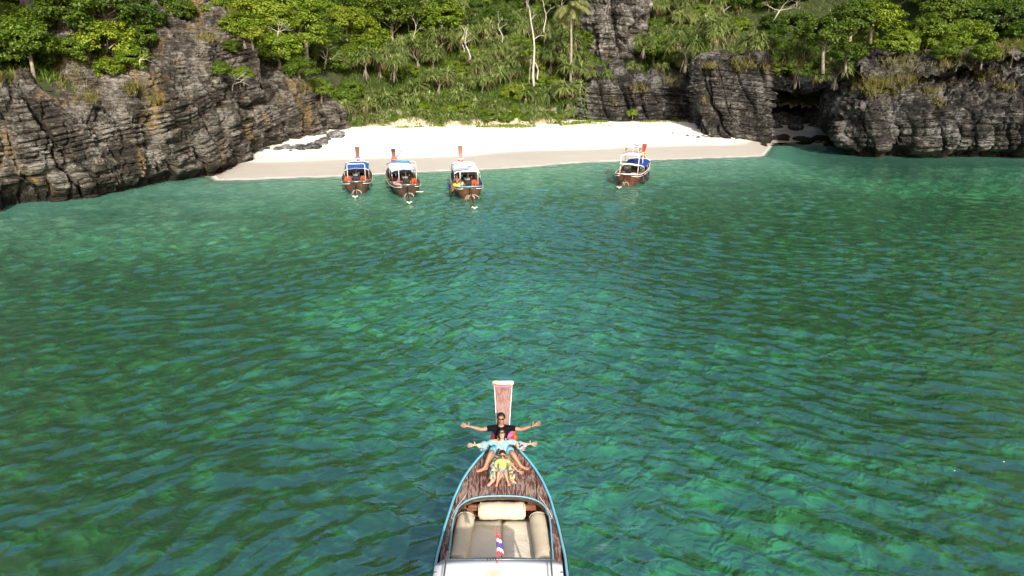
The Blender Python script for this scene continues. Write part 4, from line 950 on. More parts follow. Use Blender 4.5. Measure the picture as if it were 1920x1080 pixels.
# ---- the large boat below the camera
BX = -.20
def wY(y): return I(y, [3.0, 3.4, 4.5, 7, 9, 10.3, 11.05, 11.86, 12.35, 12.7, 13.0, 13.25, 13.45, 13.62], [.55, .85, 1.02, 1.14, 1.17, 1.16, 1.09, .97, .84, .70, .53, .36, .22, .12])
def zY(y): return I(y, [3.0, 6, 9, 10.3, 11.05, 11.86, 12.7, 13.25, 13.62], [1.0, .9, .92, .95, 1.0, 1.08, 1.2, 1.33, 1.46])
big = empty('longtail_boat', (BX, 0, 0), 0, label='large wooden longtail boat with worn red foredeck, blue trim and white roof, nearest the viewer', category='boat')
ys = [3.0, 3.15, 3.4, 3.8, 4.5, 5.5, 7, 8, 9, 9.7, 10.3, 10.7, 11.05, 11.4, 11.86, 12.1, 12.35, 12.55, 12.7, 12.85, 13.0, 13.12, 13.25, 13.35, 13.45, 13.55, 13.62]
hull_parts(big, ys, [float(wY(y)) for y in ys], [float(zY(y))-.03 for y in ys], None, M['hull_dark'], M['inside'], .42)
def inv_w(x):                                                # foremost y where the half width still reaches x
    yy = np.linspace(13.62, 9.3, 300); w = wY(yy); k = np.argmax(w >= abs(x)); return float(yy[k]) if (w >= abs(x)).any() else 9.3
def aft(x):
    a = .94
    return 10.95+.93*max(0., 1-abs(x/a)**3.4)**(1/3.4) if abs(x) < a else 3.9
def dz(x, y): return float(zY(y))+.035*(1-min(1, abs(x)/max(.15, float(wY(y))))**2)
edges = [-1.12, -.935, -.70, -.47, -.27, -.09, .09, .27, .47, .70, .935, 1.12]
for a, b in zip(edges[:-1], edges[1:]):
    P_ = []; nx_ = 7
    for k in range(nx_):
        x = a+.007+(b-a-.014)*k/(nx_-1); x = max(-1.1, min(1.1, x)); y0, y1 = aft(x), inv_w(abs(x)+.035)
        if abs(a) > .93 and abs(b) > .93: y0 = 3.9; 
        row = []
        for j in range(26): y = y0+(y1-y0)*j/25; row.append((x, y, dz(x, y)+random.Random(int(a*100)).uniform(-.002, .003)))
        P_.append(row)
    s = MB(); s.sheet(P_, .03); s.build('side_deck' if abs(a) > .93 or abs(b) > .95 and a > 0 else 'plank', M['deck'], big, False)
for sd in (-1, 1):                                            # gunwale trim
    s = MB(); P_ = []
    for y in np.linspace(3.9, 13.55, 70): P_.append((sd*float(wY(y)), y, float(zY(y))+.012))
    s.tube(P_, .027, 6); s.build('gunwale_trim', M['blue'], big)
    s = MB(); s.tube([(p[0]*1.0+sd*.035, p[1], p[2]-.055) for p in P_], .018, 5); s.build('rubbing_strake', M['hull_dark'], big)
    s = MB(); s.tube([(p[0]+sd*.045, p[1], p[2]-.10) for p in P_], .010, 5); s.build('white_line', M['white'], big)
P_ = [(-.94, y, float(zY(y))+.02) for y in np.linspace(3.9, 10.9, 12)]
P_ += [(x, aft(x), dz(x, aft(x))+.012) for x in [-.94*math.cos(q) for q in np.linspace(.02, math.pi-.02, 40)]]
P_ += [(.94, y, float(zY(y))+.02) for y in np.linspace(10.9, 3.9, 12)]
s = MB(); s.tube(P_, .015, 6); s.build('coaming_trim', M['blue'], big)
s = MB(); s.sheet([[(p[0]*.985, p[1]-(.01 if abs(p[0]) < .9 else 0), p[2]-.02), (p[0]*.985, p[1]-.01, p[2]-.09)] for p in P_], .0); s.build('coaming', M['hull_dark'], big, False)
s = MB()
for x in (-.55, .55): s = MB(); s.box((x, 11.84, .88), (.26, .04, .12)); s.build('deck_beam', M['hull'], big, False)
s = MB(); s.box((0, 12.5, .62), (1.5, .04, .85)); s.build('underdeck_dark_panel', M['black'], big, False)  # black panel whose colour stands in for the shade in the void under the foredeck
s = MB(); s.box((0, 8.2, .40), (1.7, 7.2, .04)); s.build('cockpit_floor', M['inside'], big, False)
rows, nrm, pd = prow_board(big, (0, 13.42, 1.36), (0, 14.22, 2.52), .12, .205, .055, M['prow'], M['white'])
s = MB(); s.tube([(-.135, 13.52, 1.3), (0, 13.40, 1.25), (.135, 13.52, 1.3)], .06, 6); s.build('stem_block', M['hull'], big)
tp = Vector((0, 14.22, 2.52))
s = MB(); s.box(tp-pd*.035, (.475, .10, .085), Matrix.Rotation(-math.atan2(pd.y, pd.z), 3, 'X'), .015); s.build('prow_cap', M['cap'] if 'cap' in M else M['white'], big, False)
for x0, mm, dd in ((-.1, 'yellow', -.02), (.13, 'yellow', .01), (-.2, 'orange', .0)):
    s = MB(); s.box(tp-pd*.045+Vector((x0, -.052, .01)), (.10, .012, .035), Matrix.Rotation(-math.atan2(pd.y, pd.z), 3, 'X')); s.build('cap_stripe', M[mm], big, False)
s = MB(); s.box(tp-pd*.10+Vector((0, -.038, 0)), (.43, .02, .035), Matrix.Rotation(-math.atan2(pd.y, pd.z), 3, 'X')); s.build('pink_band', M['pink'], big, False)
# roof
RZ = 2.35; s = MB(); P_ = []
for j in range(30):
    y = 8.61-j*.17; row = []
    e = .03 if j == 0 else 0
    for k in range(15):
        x = -.95+1.9*k/14; cx = max(0, abs(x)-.85)/.1; yy = y-(.10*(1-math.sqrt(max(0, 1-cx*cx))) if j < 1 else 0)
        row.append((x, yy, RZ+.05*(1-(x/.95)**2)-e))
    P_.append(row)
n = NT('stained white roof'); v = n.coord('Object'); gd = n.node('ShaderNodeVectorMath', operation='DISTANCE'); mp = n.node('ShaderNodeVectorMath', operation='MULTIPLY_ADD')
wn = n.node('ShaderNodeTexNoise'); wn.inputs['Scale'].default_value = 7; n.l(v, wn.inputs['Vector']); n.l(wn.outputs['Color'], mp.inputs[0]); mp.inputs[1].default_value = (.22, .22, 0); n.l(v, mp.inputs[2]); n.l(mp.outputs[0], gd.inputs[0]); gd.inputs[1].default_value = (.04, 8.32, 2.4)
M['roof_top'] = n.done(n.mix(n.ramp(gd.outputs['Value'], [(.05, .55), (.17, 0.)]), n.mix(n.noise(v, 4, 6, .7), (.70, .71, .74), (.82, .83, .86)), (.70, .42, .12)), .5)
s.sheet(P_, .04); s.build('roof', M['roof_top'], big, True)
for sd in (-1, 1):
    s = MB(); s.tube([(sd*.775, 8.72, RZ+.02), (sd*.775, 8.6, RZ+.13), (sd*.775, 7.5, RZ+.15), (sd*.775, 4.2, RZ+.15)], .014, 6); s.build('roof_rail', M['steel'], big)
    for y in (8.3, 6.3, 4.3):
        s = MB(); s.tube([(sd*.93, y, float(zY(y))), (sd*.93, y, RZ+.01)], .02, 6); s.build('roof_post', M['steel'], big)
s = MB(); s.tube([(-.775, 8.42, RZ+.14), (.775, 8.42, RZ+.14)], .006, 5); s.build('cross_wire', M['steel'], big)
s = MB()
for x in (-.16, -.12, -.08, -.04): s.box((x, 8.42, RZ+.14), (.014, .02, .03))
s.build('wire_clip', M['black'], big, False)
n = NT('roof stain'); 
# cushions and mattress: each can be lifted out
def loft_cushion(name, c, half, r, rz, m, label, axis='x', squash=.85):
    s = MB(); P_ = []; Nn = 16; ring = 18
    for k in range(Nn+1):
        t = -1+2*k/Nn; rr = r*(1-max(0, (abs(t)-.90)/.10)**2.2*.28)
        P_.append((t*half, rr))
    v = []; f = []
    for k, (x, rr) in enumerate(P_):
        for q in range(ring):
            a = 2*math.pi*q/ring; wob = 1+.03*math.sin(a*3+k*.7)+.02*math.sin(k*1.9+a)
            v.append((x, math.cos(a)*rr*wob, math.sin(a)*rr*squash*wob))
    for k in range(Nn):
        for q in range(ring): j = (q+1) % ring; f.append((k*ring+q, k*ring+j, k*ring+ring+j, k*ring+ring+q))
    f += [tuple(range(ring)), tuple(range(Nn*ring+ring-1, Nn*ring-1, -1))]
    root = empty(name, c, rz, label=label, category='cushion')
    s.add(v, f); s.build('cover', m, root)
    for sd in (-1, 1):
        s2 = MB(); pts_ = [(sd*half*.93, math.cos(a)*r*.985, math.sin(a)*r*squash*.985) for a in np.linspace(0, 2*math.pi, 25)]; s2.tube(pts_, .007, 4); s2.build('piping', m, root)
    return root
loft_cushion('bolster_cushion', (BX, 11.74, .88), .47, .19, 0, M['cream'], 'cream bolster cushion across the front of the mattress under the foredeck')
loft_cushion('bolster_cushion', (BX-.76, 11.0, .80), .66, .175, R(90-4), M['cream'], 'beige bolster cushion along the left side of the mattress')
loft_cushion('bolster_cushion', (BX+.76, 11.0, .80), .66, .175, R(90+4), M['cream'], 'beige bolster cushion along the right side of the mattress')
n = NT('creased mattress cloth'); v = n.coord('Object'); cr = n.noise(n.coord('Object', (1, 1, 1), (0, 0, R(40))), 2.2, 5, .6, 1.2)
M['mat'] = n.done(n.mix(n.noise(v, 3, 5), (.55, .495, .40), (.63, .57, .47)), .9, n.bump(n.noise(v, 60, 2), .2, .004, n.bump(cr, .6, .06)))
for sd in (-1, 1):
    P_ = []
    for j in range(15):
        y = 9.0+(11.86-9.0)*j/14; row = []
        for k in range(11):
            t = k/10; x = .006+t*.84; e = min(t, 1-t, (j/14)*2, (1-j/14)*3)
            row.append((BX+sd*x, y, .60+.04*min(1, e*12)**.5+.008*math.sin(5*x+j)+.006*math.sin(7*y+sd)))
        P_.append(row if sd > 0 else row[::-1])
    s = MB(); s.sheet(P_, .14); s.build('mattress', M['mat'], None, True, label='beige mattress half on the %s of the boat cockpit' % ('right' if sd > 0 else 'left'), category='mattress')
# flag on the roof wire
fo_ = empty('flag', (BX-.02, 8.44, RZ+.06), 0, label='small red, white and blue striped flag hanging from a stick on the white roof', category='flag')
s = MB(); s.tube([(0, 0, 0), (-.01, .10, .54)], .007, 5); s.build('flag_stick', M['red'], fo_)
n = NT('striped flag'); u = n.node('ShaderNodeAttribute', attribute_name='band').outputs['Fac']
col = n.ramp(u, [(0, (.55, .03, .06)), (.167, (.80, .78, .76)), (.333, (.05, .05, .30)), (.667, (.80, .78, .76)), (.833, (.55, .03, .06))], 'CONSTANT')
M['flag'] = n.done(col, .7)
def flag_cloth(parent, W_, H_, fall, m, nx=14, ny=20, name='flag_cloth'):
    """cloth W_ wide, bands across H_; hangs from a stick and droops by `fall`"""
    v = []; band = []
    for j in range(ny+1):
        b = j/ny
        for k in range(nx+1):
            t = k/nx
            x = t*W_*(.28+.25*b)+.012*math.sin(t*14+b*3); y = -.01+.10*(1-b)+.02*math.sin(t*16+b*4); z = H_*(1-b)-t*fall*(1-.35*b)+.0
            v.append((x-.01*(1-b), y, z)); band.append(b)
    f = [(j*(nx+1)+k, j*(nx+1)+k+1, (j+1)*(nx+1)+k+1, (j+1)*(nx+1)+k) for j in range(ny) for k in range(nx)]
    s = MB(); s.add(v, f); o = s.build(name, m, parent); a = o.data.attributes.new('band', 'FLOAT', 'POINT'); a.data.foreach_set('value', band); return o
flag_cloth(fo_, .22, .28, .07, M['flag']).location = (-.005, 0, .17)
# ropes by the coaming
for sd in (-1, 1):
    x0 = .80*sd; s = MB(); s.tube([(BX+sd*.70, 12.02, 1.13), (BX+sd*.76, 11.85, 1.12), (BX+sd*.84, 11.7, 1.09), (BX+sd*.93, 11.5, 1.05), (BX+sd*.98, 11.3, 1.04), (BX+sd*.95, 11.28, 1.035), (BX+sd*.86, 11.52, 1.06)], .009, 5)
    s.build('rope', M['rope'], None, label='thin white rope lying on the %s side deck beside the blue coaming' % ('left' if sd < 0 else 'right'), category='rope')
# cloth garlands round the prow foot
def garland(name, c, cols, s_, label, r=.045, n_=5):
    root = empty(name, c, 0, label=label, category='garland')
    for k, mm in enumerate(cols):
        b = MB(); b.torus((0, 0, -k*.05*s_), (.15+.012*k)*s_, r*s_, 18, 6, 'z'); b.build('ribbon_band', M[mm], root)
    for k in range(n_):
        a = math.pi+k*math.pi/(n_-1); b = MB(); x, y = math.cos(a)*.17*s_, math.sin(a)*.15*s_
        b.tube([(x, y, -.05), (x*1.25, y*1.3, -.22*s_), (x*1.4, y*1.3, -.42*s_)], [.03*s_, .035*s_, .012*s_], 5, flat=.4); b.build('ribbon_tail', M[cols[k % len(cols)]], root)
    return root
garland('ribbon_garland', (BX, 13.50, 1.62), ['pink', 'red', 'orange'], 1.25, 'pink, red and orange cloth garland tied round the prow behind the seated man', .05, 7)
b = MB(); b.ball((.20, .0, 0), (.085, .06, .09)); b.ball((.235, -.03, -.10), (.10, .06, .08)); b.ball((-.20, -.03, -.12), (.08, .05, .07))
b.build('garland_knot', M['orange'], bpy.data.objects['ribbon_garland'])
b = MB(); b.ball((.19, -.02, .10), (.045, .04, .06)); b.build('garland_knot', M['pink'], bpy.data.objects['ribbon_garland'])

# ------------------------------------------------------------------ people
M['skin_m'] = paint('tanned skin', (.36, .18, .115), .5, .12, 8, .05)
M['skin_w'] = paint('light skin', (.46, .27, .19), .5, .1, 8, .05)
M['skin_c'] = paint('child skin', (.43, .235, .155), .5, .1, 8, .05)
M['skin_d'] = paint('dark tanned skin', (.20, .085, .05), .5, .15, 8, .05)
M['hair'] = paint('black hair', (.012, .010, .009), .45, .3, 30, .5)
M['polo'] = paint('black cotton', (.006, .007, .013), .95, .3, 8, .2); M['polo'].node_tree.nodes['Principled BSDF'].inputs['Specular IOR Level'].default_value = .08
M['shorts_b'] = paint('light blue cotton', (.12, .40, .60), .8, .15, 6, .2)
M['tee'] = paint('light green cotton', (.34, .50, .13), .8, .25, 6, .5)
M['denim'] = paint('pale denim', (.40, .52, .62), .8, .2, 8, .2)
M['lens'] = paint('dark sunglass lens', (.006, .006, .008), .12, .1, 5, 0)
M['lips'] = paint('lips', (.45, .15, .13), .5, .1, 5, 0)
M['limey'] = paint('neon yellow cloth', (.60, .75, .05), .7, .2, 5, .1)
def print_mat(name, base, cols, scale, lo):
    n = NT(name); v = n.coord('Object'); w = n.node('ShaderNodeTexNoise'); w.inputs['Scale'].default_value = 9; n.l(v, w.inputs['Vector'])
    a = n.node('ShaderNodeVectorMath', operation='MULTIPLY_ADD'); n.l(w.outputs['Color'], a.inputs[0]); a.inputs[1].default_value = (.09, .09, .09); n.l(v, a.inputs[2])
    vo = n.node('ShaderNodeTexVoronoi'); vo.inputs['Scale'].default_value = scale; n.l(a.outputs[0], vo.inputs['Vector'])
    sp = n.node('ShaderNodeSeparateColor'); n.l(vo.outputs['Color'], sp.inputs[0])
    c = n.ramp(sp.outputs[0], [(k/len(cols), q) for k, q in enumerate(cols)], 'CONSTANT')
    f = n.ramp(n.noise(v, 7, 3), [(lo, 0.), (lo+.03, 1.)])
    return n.done(n.mix(f, base, c), .8, n.bump(n.noise(v, 18, 3), .3, .01))
M['blouse'] = print_mat('patterned blouse', (.17, .37, .46), [(.42, .33, .13), (.15, .33, .45), (.05, .04, .11), (.42, .38, .20), (.26, .09, .05), (.17, .36, .46)], 20, .50)
M['blouse_cuff'] = print_mat('patterned cuffs', (.42, .37, .17), [(.54, .48, .28), (.08, .08, .18), (.36, .16, .10), (.30, .44, .5)], 26, .42)
M['trousers'] = print_mat('patterned trousers', (.34, .34, .20), [(.40, .32, .07), (.13, .03, .04), (.40, .40, .28), (.03, .045, .14), (.13, .20, .07), (.44, .40, .22), (.13, .22, .3)], 24, .32)

def skin(name, J, E, root, m, parent, lv=2, smooth=True):
    """continuous tapering surface grown over connected joints"""
    ks = list(J); idx = {k: i for i, k in enumerate(ks)}
    me = bpy.data.meshes.new(name); me.from_pydata([J[k][0] for k in ks], [(idx[a], idx[b]) for a, b in E], [])
    o = link(name, me, None, parent); me.materials.append(m)
    md = o.modifiers.new('skin', 'SKIN'); md.use_smooth_shade = True; md.branch_smoothing = .6
    if not me.skin_vertices: me.skin_vertices.new()
    sv = me.skin_vertices[0].data
    for i, k in enumerate(ks):
        r = J[k][1]; sv[i].radius = r if hasattr(r, '__len__') else (r, r); sv[i].use_root = (k == root)
    o.modifiers.new('sub', 'SUBSURF').levels = lv; o.modifiers['sub'].render_levels = lv
    return o
def mid(a, b, t): return tuple(a[i]+(b[i]-a[i])*t for i in range(3))
def hand_joints(J, E, tag, wrist, dirn, s, palm_up=Vector((0, -.5, .85)), side=1, curl=.25):
    w = Vector(wrist); d = Vector(dirn).normalized(); b = d.cross(palm_up).normalized(); up = b.cross(d)
    p = w+d*.055*s; J[tag+'p'] = (tuple(p), (.030*s, .019*s)); E.append((tag+'w', tag+'p'))
    for k, (off, L) in enumerate(((-.030, .075), (-.011, .085), (.010, .080), (.030, .062))):
        a = p+d*.040*s+b*off*s; c1 = a+(d+b*off*5)*L*.5*s+up*curl*.015*s; c2 = c1+(d+b*off*4)*L*.5*s+up*curl*.03*s
        for q, (pt, r) in enumerate(((a, .0095), (c1, .0085), (c2, .0065))): J[f'{tag}f{k}{q}'] = (tuple(pt), r*s)
        E += [(tag+'p', f'{tag}f{k}0'), (f'{tag}f{k}0', f'{tag}f{k}1'), (f'{tag}f{k}1', f'{tag}f{k}2')]
    t0 = w+d*.03*s+b*side*.036*s; t1 = t0+(d*.5+b*side)*.04*s; J[tag+'t0'] = (tuple(t0), .012*s); J[tag+'t1'] = (tuple(t1), .009*s)
    E += [(tag+'p', tag+'t0'), (tag+'t0', tag+'t1')]
def foot_joints(J, E, tag, ankle, toe, s=1.):
    a, t = Vector(ankle), Vector(toe); d = (t-a); h = a-d*.30
    J[tag+'m'] = (tuple(a+d*.55+Vector((0, 0, -.01))), (.050*s, .034*s)); J[tag+'t'] = (tuple(t), (.048*s, .022*s))
    E += [(tag+'a', tag+'m'), (tag+'m', tag+'t')]
    J[tag+'h'] = (tuple(h+Vector((0, 0, -.015))), (.036*s, .034*s)); E.append((tag+'a', tag+'h'))
def face(parent, c, fw, up, s, m_skin, hair_len=0, glasses=True, hairm='hair', hair_back=True):
    """ears, nose, mouth, sunglasses and hair on a head centred at c, looking along fw"""
    c = Vector(c); fw = Vector(fw).normalized(); rt = fw.cross(Vector(up)).normalized(); u = rt.cross(fw).normalized()
    Rm = Matrix((rt, -fw, u)).transposed()
    def W_(x, y, z): return c+(rt*x+fw*y+u*z)*s
    b = MB(); b.ball(W_(0, .100, -.012), (.013*s, .016*s, .024*s), 8, 6, Rm); b.build('nose', m_skin, parent)
    for sd in (-1, 1): b = MB(); b.ball(W_(sd*.083, .0, -.01), (.010*s, .020*s, .032*s), 8, 6, Rm); b.build('ear', m_skin, parent)
    b = MB(); b.ball(W_(0, .090, -.050), (.025*s, .007*s, .008*s), 8, 5, Rm); b.build('mouth', M['lips'], parent)
    if glasses:
        o = empty('sunglasses', (0, 0, 0)); o.parent = parent
        for sd in (-1, 1): b = MB(); b.ball(W_(sd*.036, .096, .020), (.031*s, .010*s, .022*s), 10, 6, Rm); b.build('lens', M['lens'], o)
        b = MB(); b.tube([W_(-.082, .01, .03), W_(-.076, .085, .028), W_(0, .104, .028), W_(.076, .085, .028), W_(.082, .01, .03)], .005*s, 5); b.build('frame', M['lens'], o)
    # hair: shell round the crown and back
    v = []; f = []; nn, mm = 20, 9; g = random.Random(int(s*100)+hair_len)
    for j in range(mm+1):
        t = j/mm
        for i in range(nn):
            a = 2*math.pi*i/nn; front = max(0, math.cos(a)); low = 1.85-1.0*front**.8+ (.0 if hair_len == 0 else .75*(1-front))
            th = t*low; r = .1035+.004*g.random(); zz = math.cos(min(th, 2.4)); rr = math.sin(min(th, 1.9)) if th < 1.9 else math.sin(1.9)*(1-.1*(th-1.9))
            v.append(W_(math.sin(a)*rr*r*.90, math.cos(a)*rr*r*.98-.008, zz*r*1.12+.010-(max(0, th-1.9)*.12*hair_len)))
    for j in range(mm):
        for i in range(nn): k = (i+1) % nn; f.append((j*nn+i, j*nn+k, j*nn+nn+k, j*nn+nn+i))
    b = MB(); b.add(v, f); o = b.build('hair', M[hairm], parent); md = o.modifiers.new('s', 'SOLIDIFY'); md.thickness = .012*s; md.offset = -1

def body(parent, j, m_skin, s=1., wide=1., handdir=None, feet=None, palm_up=(0, -.6, .8)):
    """j: dict of joint positions"""
    J = {'pel': (j['pel'], (.13*wide*s, .10*s)), 'sp': (j['sp'], (.115*wide*s, .09*s)), 'ch': (j['ch'], (.14*wide*s, .10*s)), 'nb': (j['nb'], (.065*s, .06*s)), 'nk': (j['nk'], (.048*s, .048*s)),
         'jw': (j['jw'], (.058*s, .066*s)), 'hd': (j['hd'], (.078*s, .092*s)), 'tp': (j['tp'], (.058*s, .07*s))}
    E = [('pel', 'sp'), ('sp', 'ch'), ('ch', 'nb'), ('nb', 'nk'), ('nk', 'jw'), ('jw', 'hd'), ('hd', 'tp')]
    for sd, t in ((-1, 'L'), (1, 'R')):
        sh, el, wr = j['sh'+t], j['el'+t], j['wr'+t]
        J[t+'s'] = (sh, .052*s); J[t+'u'] = (mid(sh, el, .5), .050*s); J[t+'e'] = (el, .042*s); J[t+'f'] = (mid(el, wr, .4), .042*s); J[t+'w'] = (wr, (.028*s, .024*s))
        E += [('ch', t+'s'), (t+'s', t+'u'), (t+'u', t+'e'), (t+'e', t+'f'), (t+'f', t+'w')]
        hd = (handdir or {}).get(t) or tuple(Vector(wr)-Vector(el)); hand_joints(J, E, t, wr, hd, s*1.22, Vector(palm_up), -sd*1 if True else sd)
        hp, kn, an = j['hp'+t], j['kn'+t], j['an'+t]
        J[t+'h'] = (hp, .085*s*wide); J[t+'q'] = (mid(hp, kn, .5), .072*s); J[t+'k'] = (kn, .055*s); J[t+'c'] = (mid(kn, an, .35), .054*s); J[t+'a'] = (an, .034*s)
        E += [('pel', t+'h'), (t+'h', t+'q'), (t+'q', t+'k'), (t+'k', t+'c'), (t+'c', t+'a')]
        foot_joints(J, E, t, an, feet[t], s)
    return skin('body', J, E, 'pel', m_skin, parent)

# man
mo = empty('person', (-.235, 13.26, 1.33), 0, label='man in a black polo shirt and sunglasses sitting against the prow with arms spread', category='person')
j = dict(pel=(0, -.02, .12), sp=(0, .03, .30), ch=(0, .07, .44), nb=(0, .10, .555), nk=(0, .10, .61), jw=(0, .065, .675), hd=(0, .08, .745), tp=(0, .10, .81),
         shL=(-.185, .09, .505), elL=(-.43, .06, .475), wrL=(-.665, .03, .565), shR=(.185, .09, .505), elR=(.43, .06, .475), wrR=(.665, .03, .575),
         hpL=(-.10, -.05, .10), knL=(-.215, -.50, .235), anL=(-.345, -.665, -.045), hpR=(.10, -.05, .10), knR=(.245, -.50, .235), anR=(.43, -.62, -.03))
body(mo, j, M['skin_m'], 1., 1., {'L': (-1, -.05, .25), 'R': (1, -.05, .42)}, {'L': (-.53, -.73, -.05), 'R': (.60, -.67, -.035)})
face(mo, (0, .075, .742), (0, -1, .12), (0, .1, 1), 1.02, M['skin_m'])
P1 = {'a': ((0, -.02, .13), (.165, .125)), 'b': ((0, .03, .30), (.155, .115)), 'c': ((0, .07, .435), (.175, .12)), 'd': ((0, .10, .545), (.085, .075)),
      'L': ((-.185, .09, .50), .075), 'L2': ((-.33, .075, .485), .066), 'R': ((.185, .09, .50), .075), 'R2': ((.33, .075, .485), .066)}
skin('polo_shirt', P1, [('a', 'b'), ('b', 'c'), ('c', 'd'), ('c', 'L'), ('L', 'L2'), ('c', 'R'), ('R', 'R2')], 'a', M['polo'], mo)
b = MB(); b.tube([(-.075, .02, .56), (-.02, -.035, .50), (.0, -.03, .46)], [.02, .022, .012], 5, flat=.5); b.tube([(.075, .02, .56), (.02, -.035, .50), (.0, -.03, .46)], [.02, .022, .012], 5, flat=.5); b.build('collar', M['polo'], mo)
P1 = {'a': ((0, -.02, .11), (.16, .12)), 'L': ((-.10, -.06, .10), .105), 'L2': ((-.20, -.42, .215), .092), 'R': ((.10, -.06, .10), .105), 'R2': ((.225, -.42, .215), .092)}
skin('shorts', P1, [('a', 'L'), ('L', 'L2'), ('a', 'R'), ('R', 'R2')], 'a', M['shorts_b'], mo)
b = MB(); b.torus((.655, .03, .57), .034, .008, 14, 5, 'x'); b.build('wristband', M['black'], mo)
# woman
wo = empty('person', (-.215, 12.93, 1.26), 0, label='woman in sunglasses and a light blue patterned blouse leaning back on the man, arms spread', category='person')
j = dict(pel=(0, 0, .12), sp=(0, .06, .25), ch=(0, .11, .37), nb=(0, .13, .455), nk=(0, .13, .50), jw=(0, .085, .545), hd=(0, .135, .60), tp=(0, .18, .65),
         shL=(-.15, .12, .43), elL=(-.34, .09, .38), wrL=(-.545, .05, .37), shR=(.15, .12, .43), elR=(.36, .09, .385), wrR=(.56, .05, .39),
         hpL=(-.08, -.04, .10), knL=(-.17, -.40, .17), anL=(-.20, -.72, -.03), hpR=(.08, -.04, .10), knR=(.19, -.40, .17), anR=(.23, -.71, -.03))
body(wo, j, M['skin_w'], .90, .9, {'L': (-1, 0, -.05), 'R': (1, 0, -.02)}, {'L': (-.30, -.78, -.085), 'R': (.31, -.72, -.05)})
face(wo, (0, .125, .595), (0, -.85, .55), (0, .6, .8), .90, M['skin_w'], 1)
for sd in (-1, 1): b = MB(); b.ball((sd*.08, .08, .50), .013, 6, 5); b.build('earring', M['white'], wo)
P1 = {'a': ((0, -.01, .13), (.15, .115)), 'b': ((0, .06, .25), (.15, .11)), 'c': ((0, .11, .365), (.155, .105)), 'd': ((0, .135, .45), (.075, .06)),
      'L': ((-.15, .12, .42), .072), 'L2': ((-.30, .10, .37), .080), 'R': ((.15, .12, .42), .072), 'R2': ((.31, .10, .375), .080)}
skin('blouse', P1, [('a', 'b'), ('b', 'c'), ('c', 'd'), ('c', 'L'), ('L', 'L2'), ('c', 'R'), ('R', 'R2')], 'a', M['blouse'], wo)
for sd in (-1, 1):
    P1 = {'a': ((sd*.29, .10, .372), .078), 'b': ((sd*.385, .075, .335), .118), 'c': ((sd*.45, .06, .330), .108), 'd': ((sd*.49, .06, .365), .038), 'e': ((sd*.545, .05, .378), .034)}
    skin('sleeve', P1, [('a', 'b'), ('b', 'c'), ('c', 'd'), ('d', 'e')], 'a', M['blouse'], wo)
    P1 = {'c': ((sd*.41, .070, .315), .108), 'c2': ((sd*.455, .055, .315), .104), 'd': ((sd*.495, .06, .365), .042), 'e': ((sd*.553, .05, .378), .036)}
    skin('cuff', P1, [('c', 'c2'), ('c2', 'd'), ('d', 'e')], 'c', M['blouse_cuff'], wo)
P1 = {'a': ((0, 0, .11), (.15, .12)), 'L': ((-.09, -.05, .10), .10), 'L2': ((-.17, -.40, .16), .085), 'L3': ((-.195, -.58, .04), .080), 'L4': ((-.20, -.68, -.01), .075),
      'R': ((.09, -.05, .10), .10), 'R2': ((.19, -.40, .16), .085), 'R3': ((.215, -.58, .04), .080), 'R4': ((.225, -.67, -.01), .075)}
skin('trousers', P1, [('a', 'L'), ('L', 'L2'), ('L2', 'L3'), ('L3', 'L4'), ('a', 'R'), ('R', 'R2'), ('R2', 'R3'), ('R3', 'R4')], 'a', M['trousers'], wo)
# child
co = empty('person', (-.20, 12.50, 1.21), 0, label='small child in a light green T-shirt and sunglasses sitting between the woman\'s legs', category='person')
j = dict(pel=(0, 0, .08), sp=(0, .05, .18), ch=(0, .08, .28), nb=(0, .09, .345), nk=(0, .08, .37), jw=(0, .05, .40), hd=(0, .06, .455), tp=(0, .08, .50),
         shL=(-.10, .07, .31), elL=(-.185, -.02, .19), wrL=(-.09, -.14, .15), shR=(.10, .07, .31), elR=(.21, -.02, .24), wrR=(.31, -.12, .17),
         hpL=(-.05, -.03, .07), knL=(-.075, -.17, .17), anL=(-.105, -.27, -.01), hpR=(.05, -.03, .07), knR=(.06, -.18, .165), anR=(.115, -.25, .0))
body(co, j, M['skin_c'], .62, .95, {'L': (.8, -.4, -.1), 'R': (1, -.3, -.3)}, {'L': (-.125, -.37, -.035), 'R': (.15, -.35, -.03)})
face(co, (0, .055, .45), (0, -1, .0), (0, .05, 1), .80, M['skin_c'], 0)
P1 = {'a': ((0, 0, .10), (.10, .08)), 'b': ((0, .05, .19), (.105, .08)), 'c': ((0, .08, .28), (.105, .075)), 'd': ((0, .09, .335), (.055, .05)),
      'L': ((-.10, .07, .305), .05), 'L2': ((-.155, .01, .245), .052), 'R': ((.10, .07, .305), .05), 'R2': ((.165, .02, .27), .052)}
skin('t_shirt', P1, [('a', 'b'), ('b', 'c'), ('c', 'd'), ('c', 'L'), ('L', 'L2'), ('c', 'R'), ('R', 'R2')], 'a', M['tee'], co)
P1 = {'a': ((0, 0, .07), (.10, .08)), 'L': ((-.05, -.04, .075), .058), 'L2': ((-.07, -.13, .14), .050), 'R': ((.05, -.04, .075), .058), 'R2': ((.06, -.13, .135), .050)}
skin('shorts', P1, [('a', 'L'), ('L', 'L2'), ('a', 'R'), ('R', 'R2')], 'a', M['denim'], co)

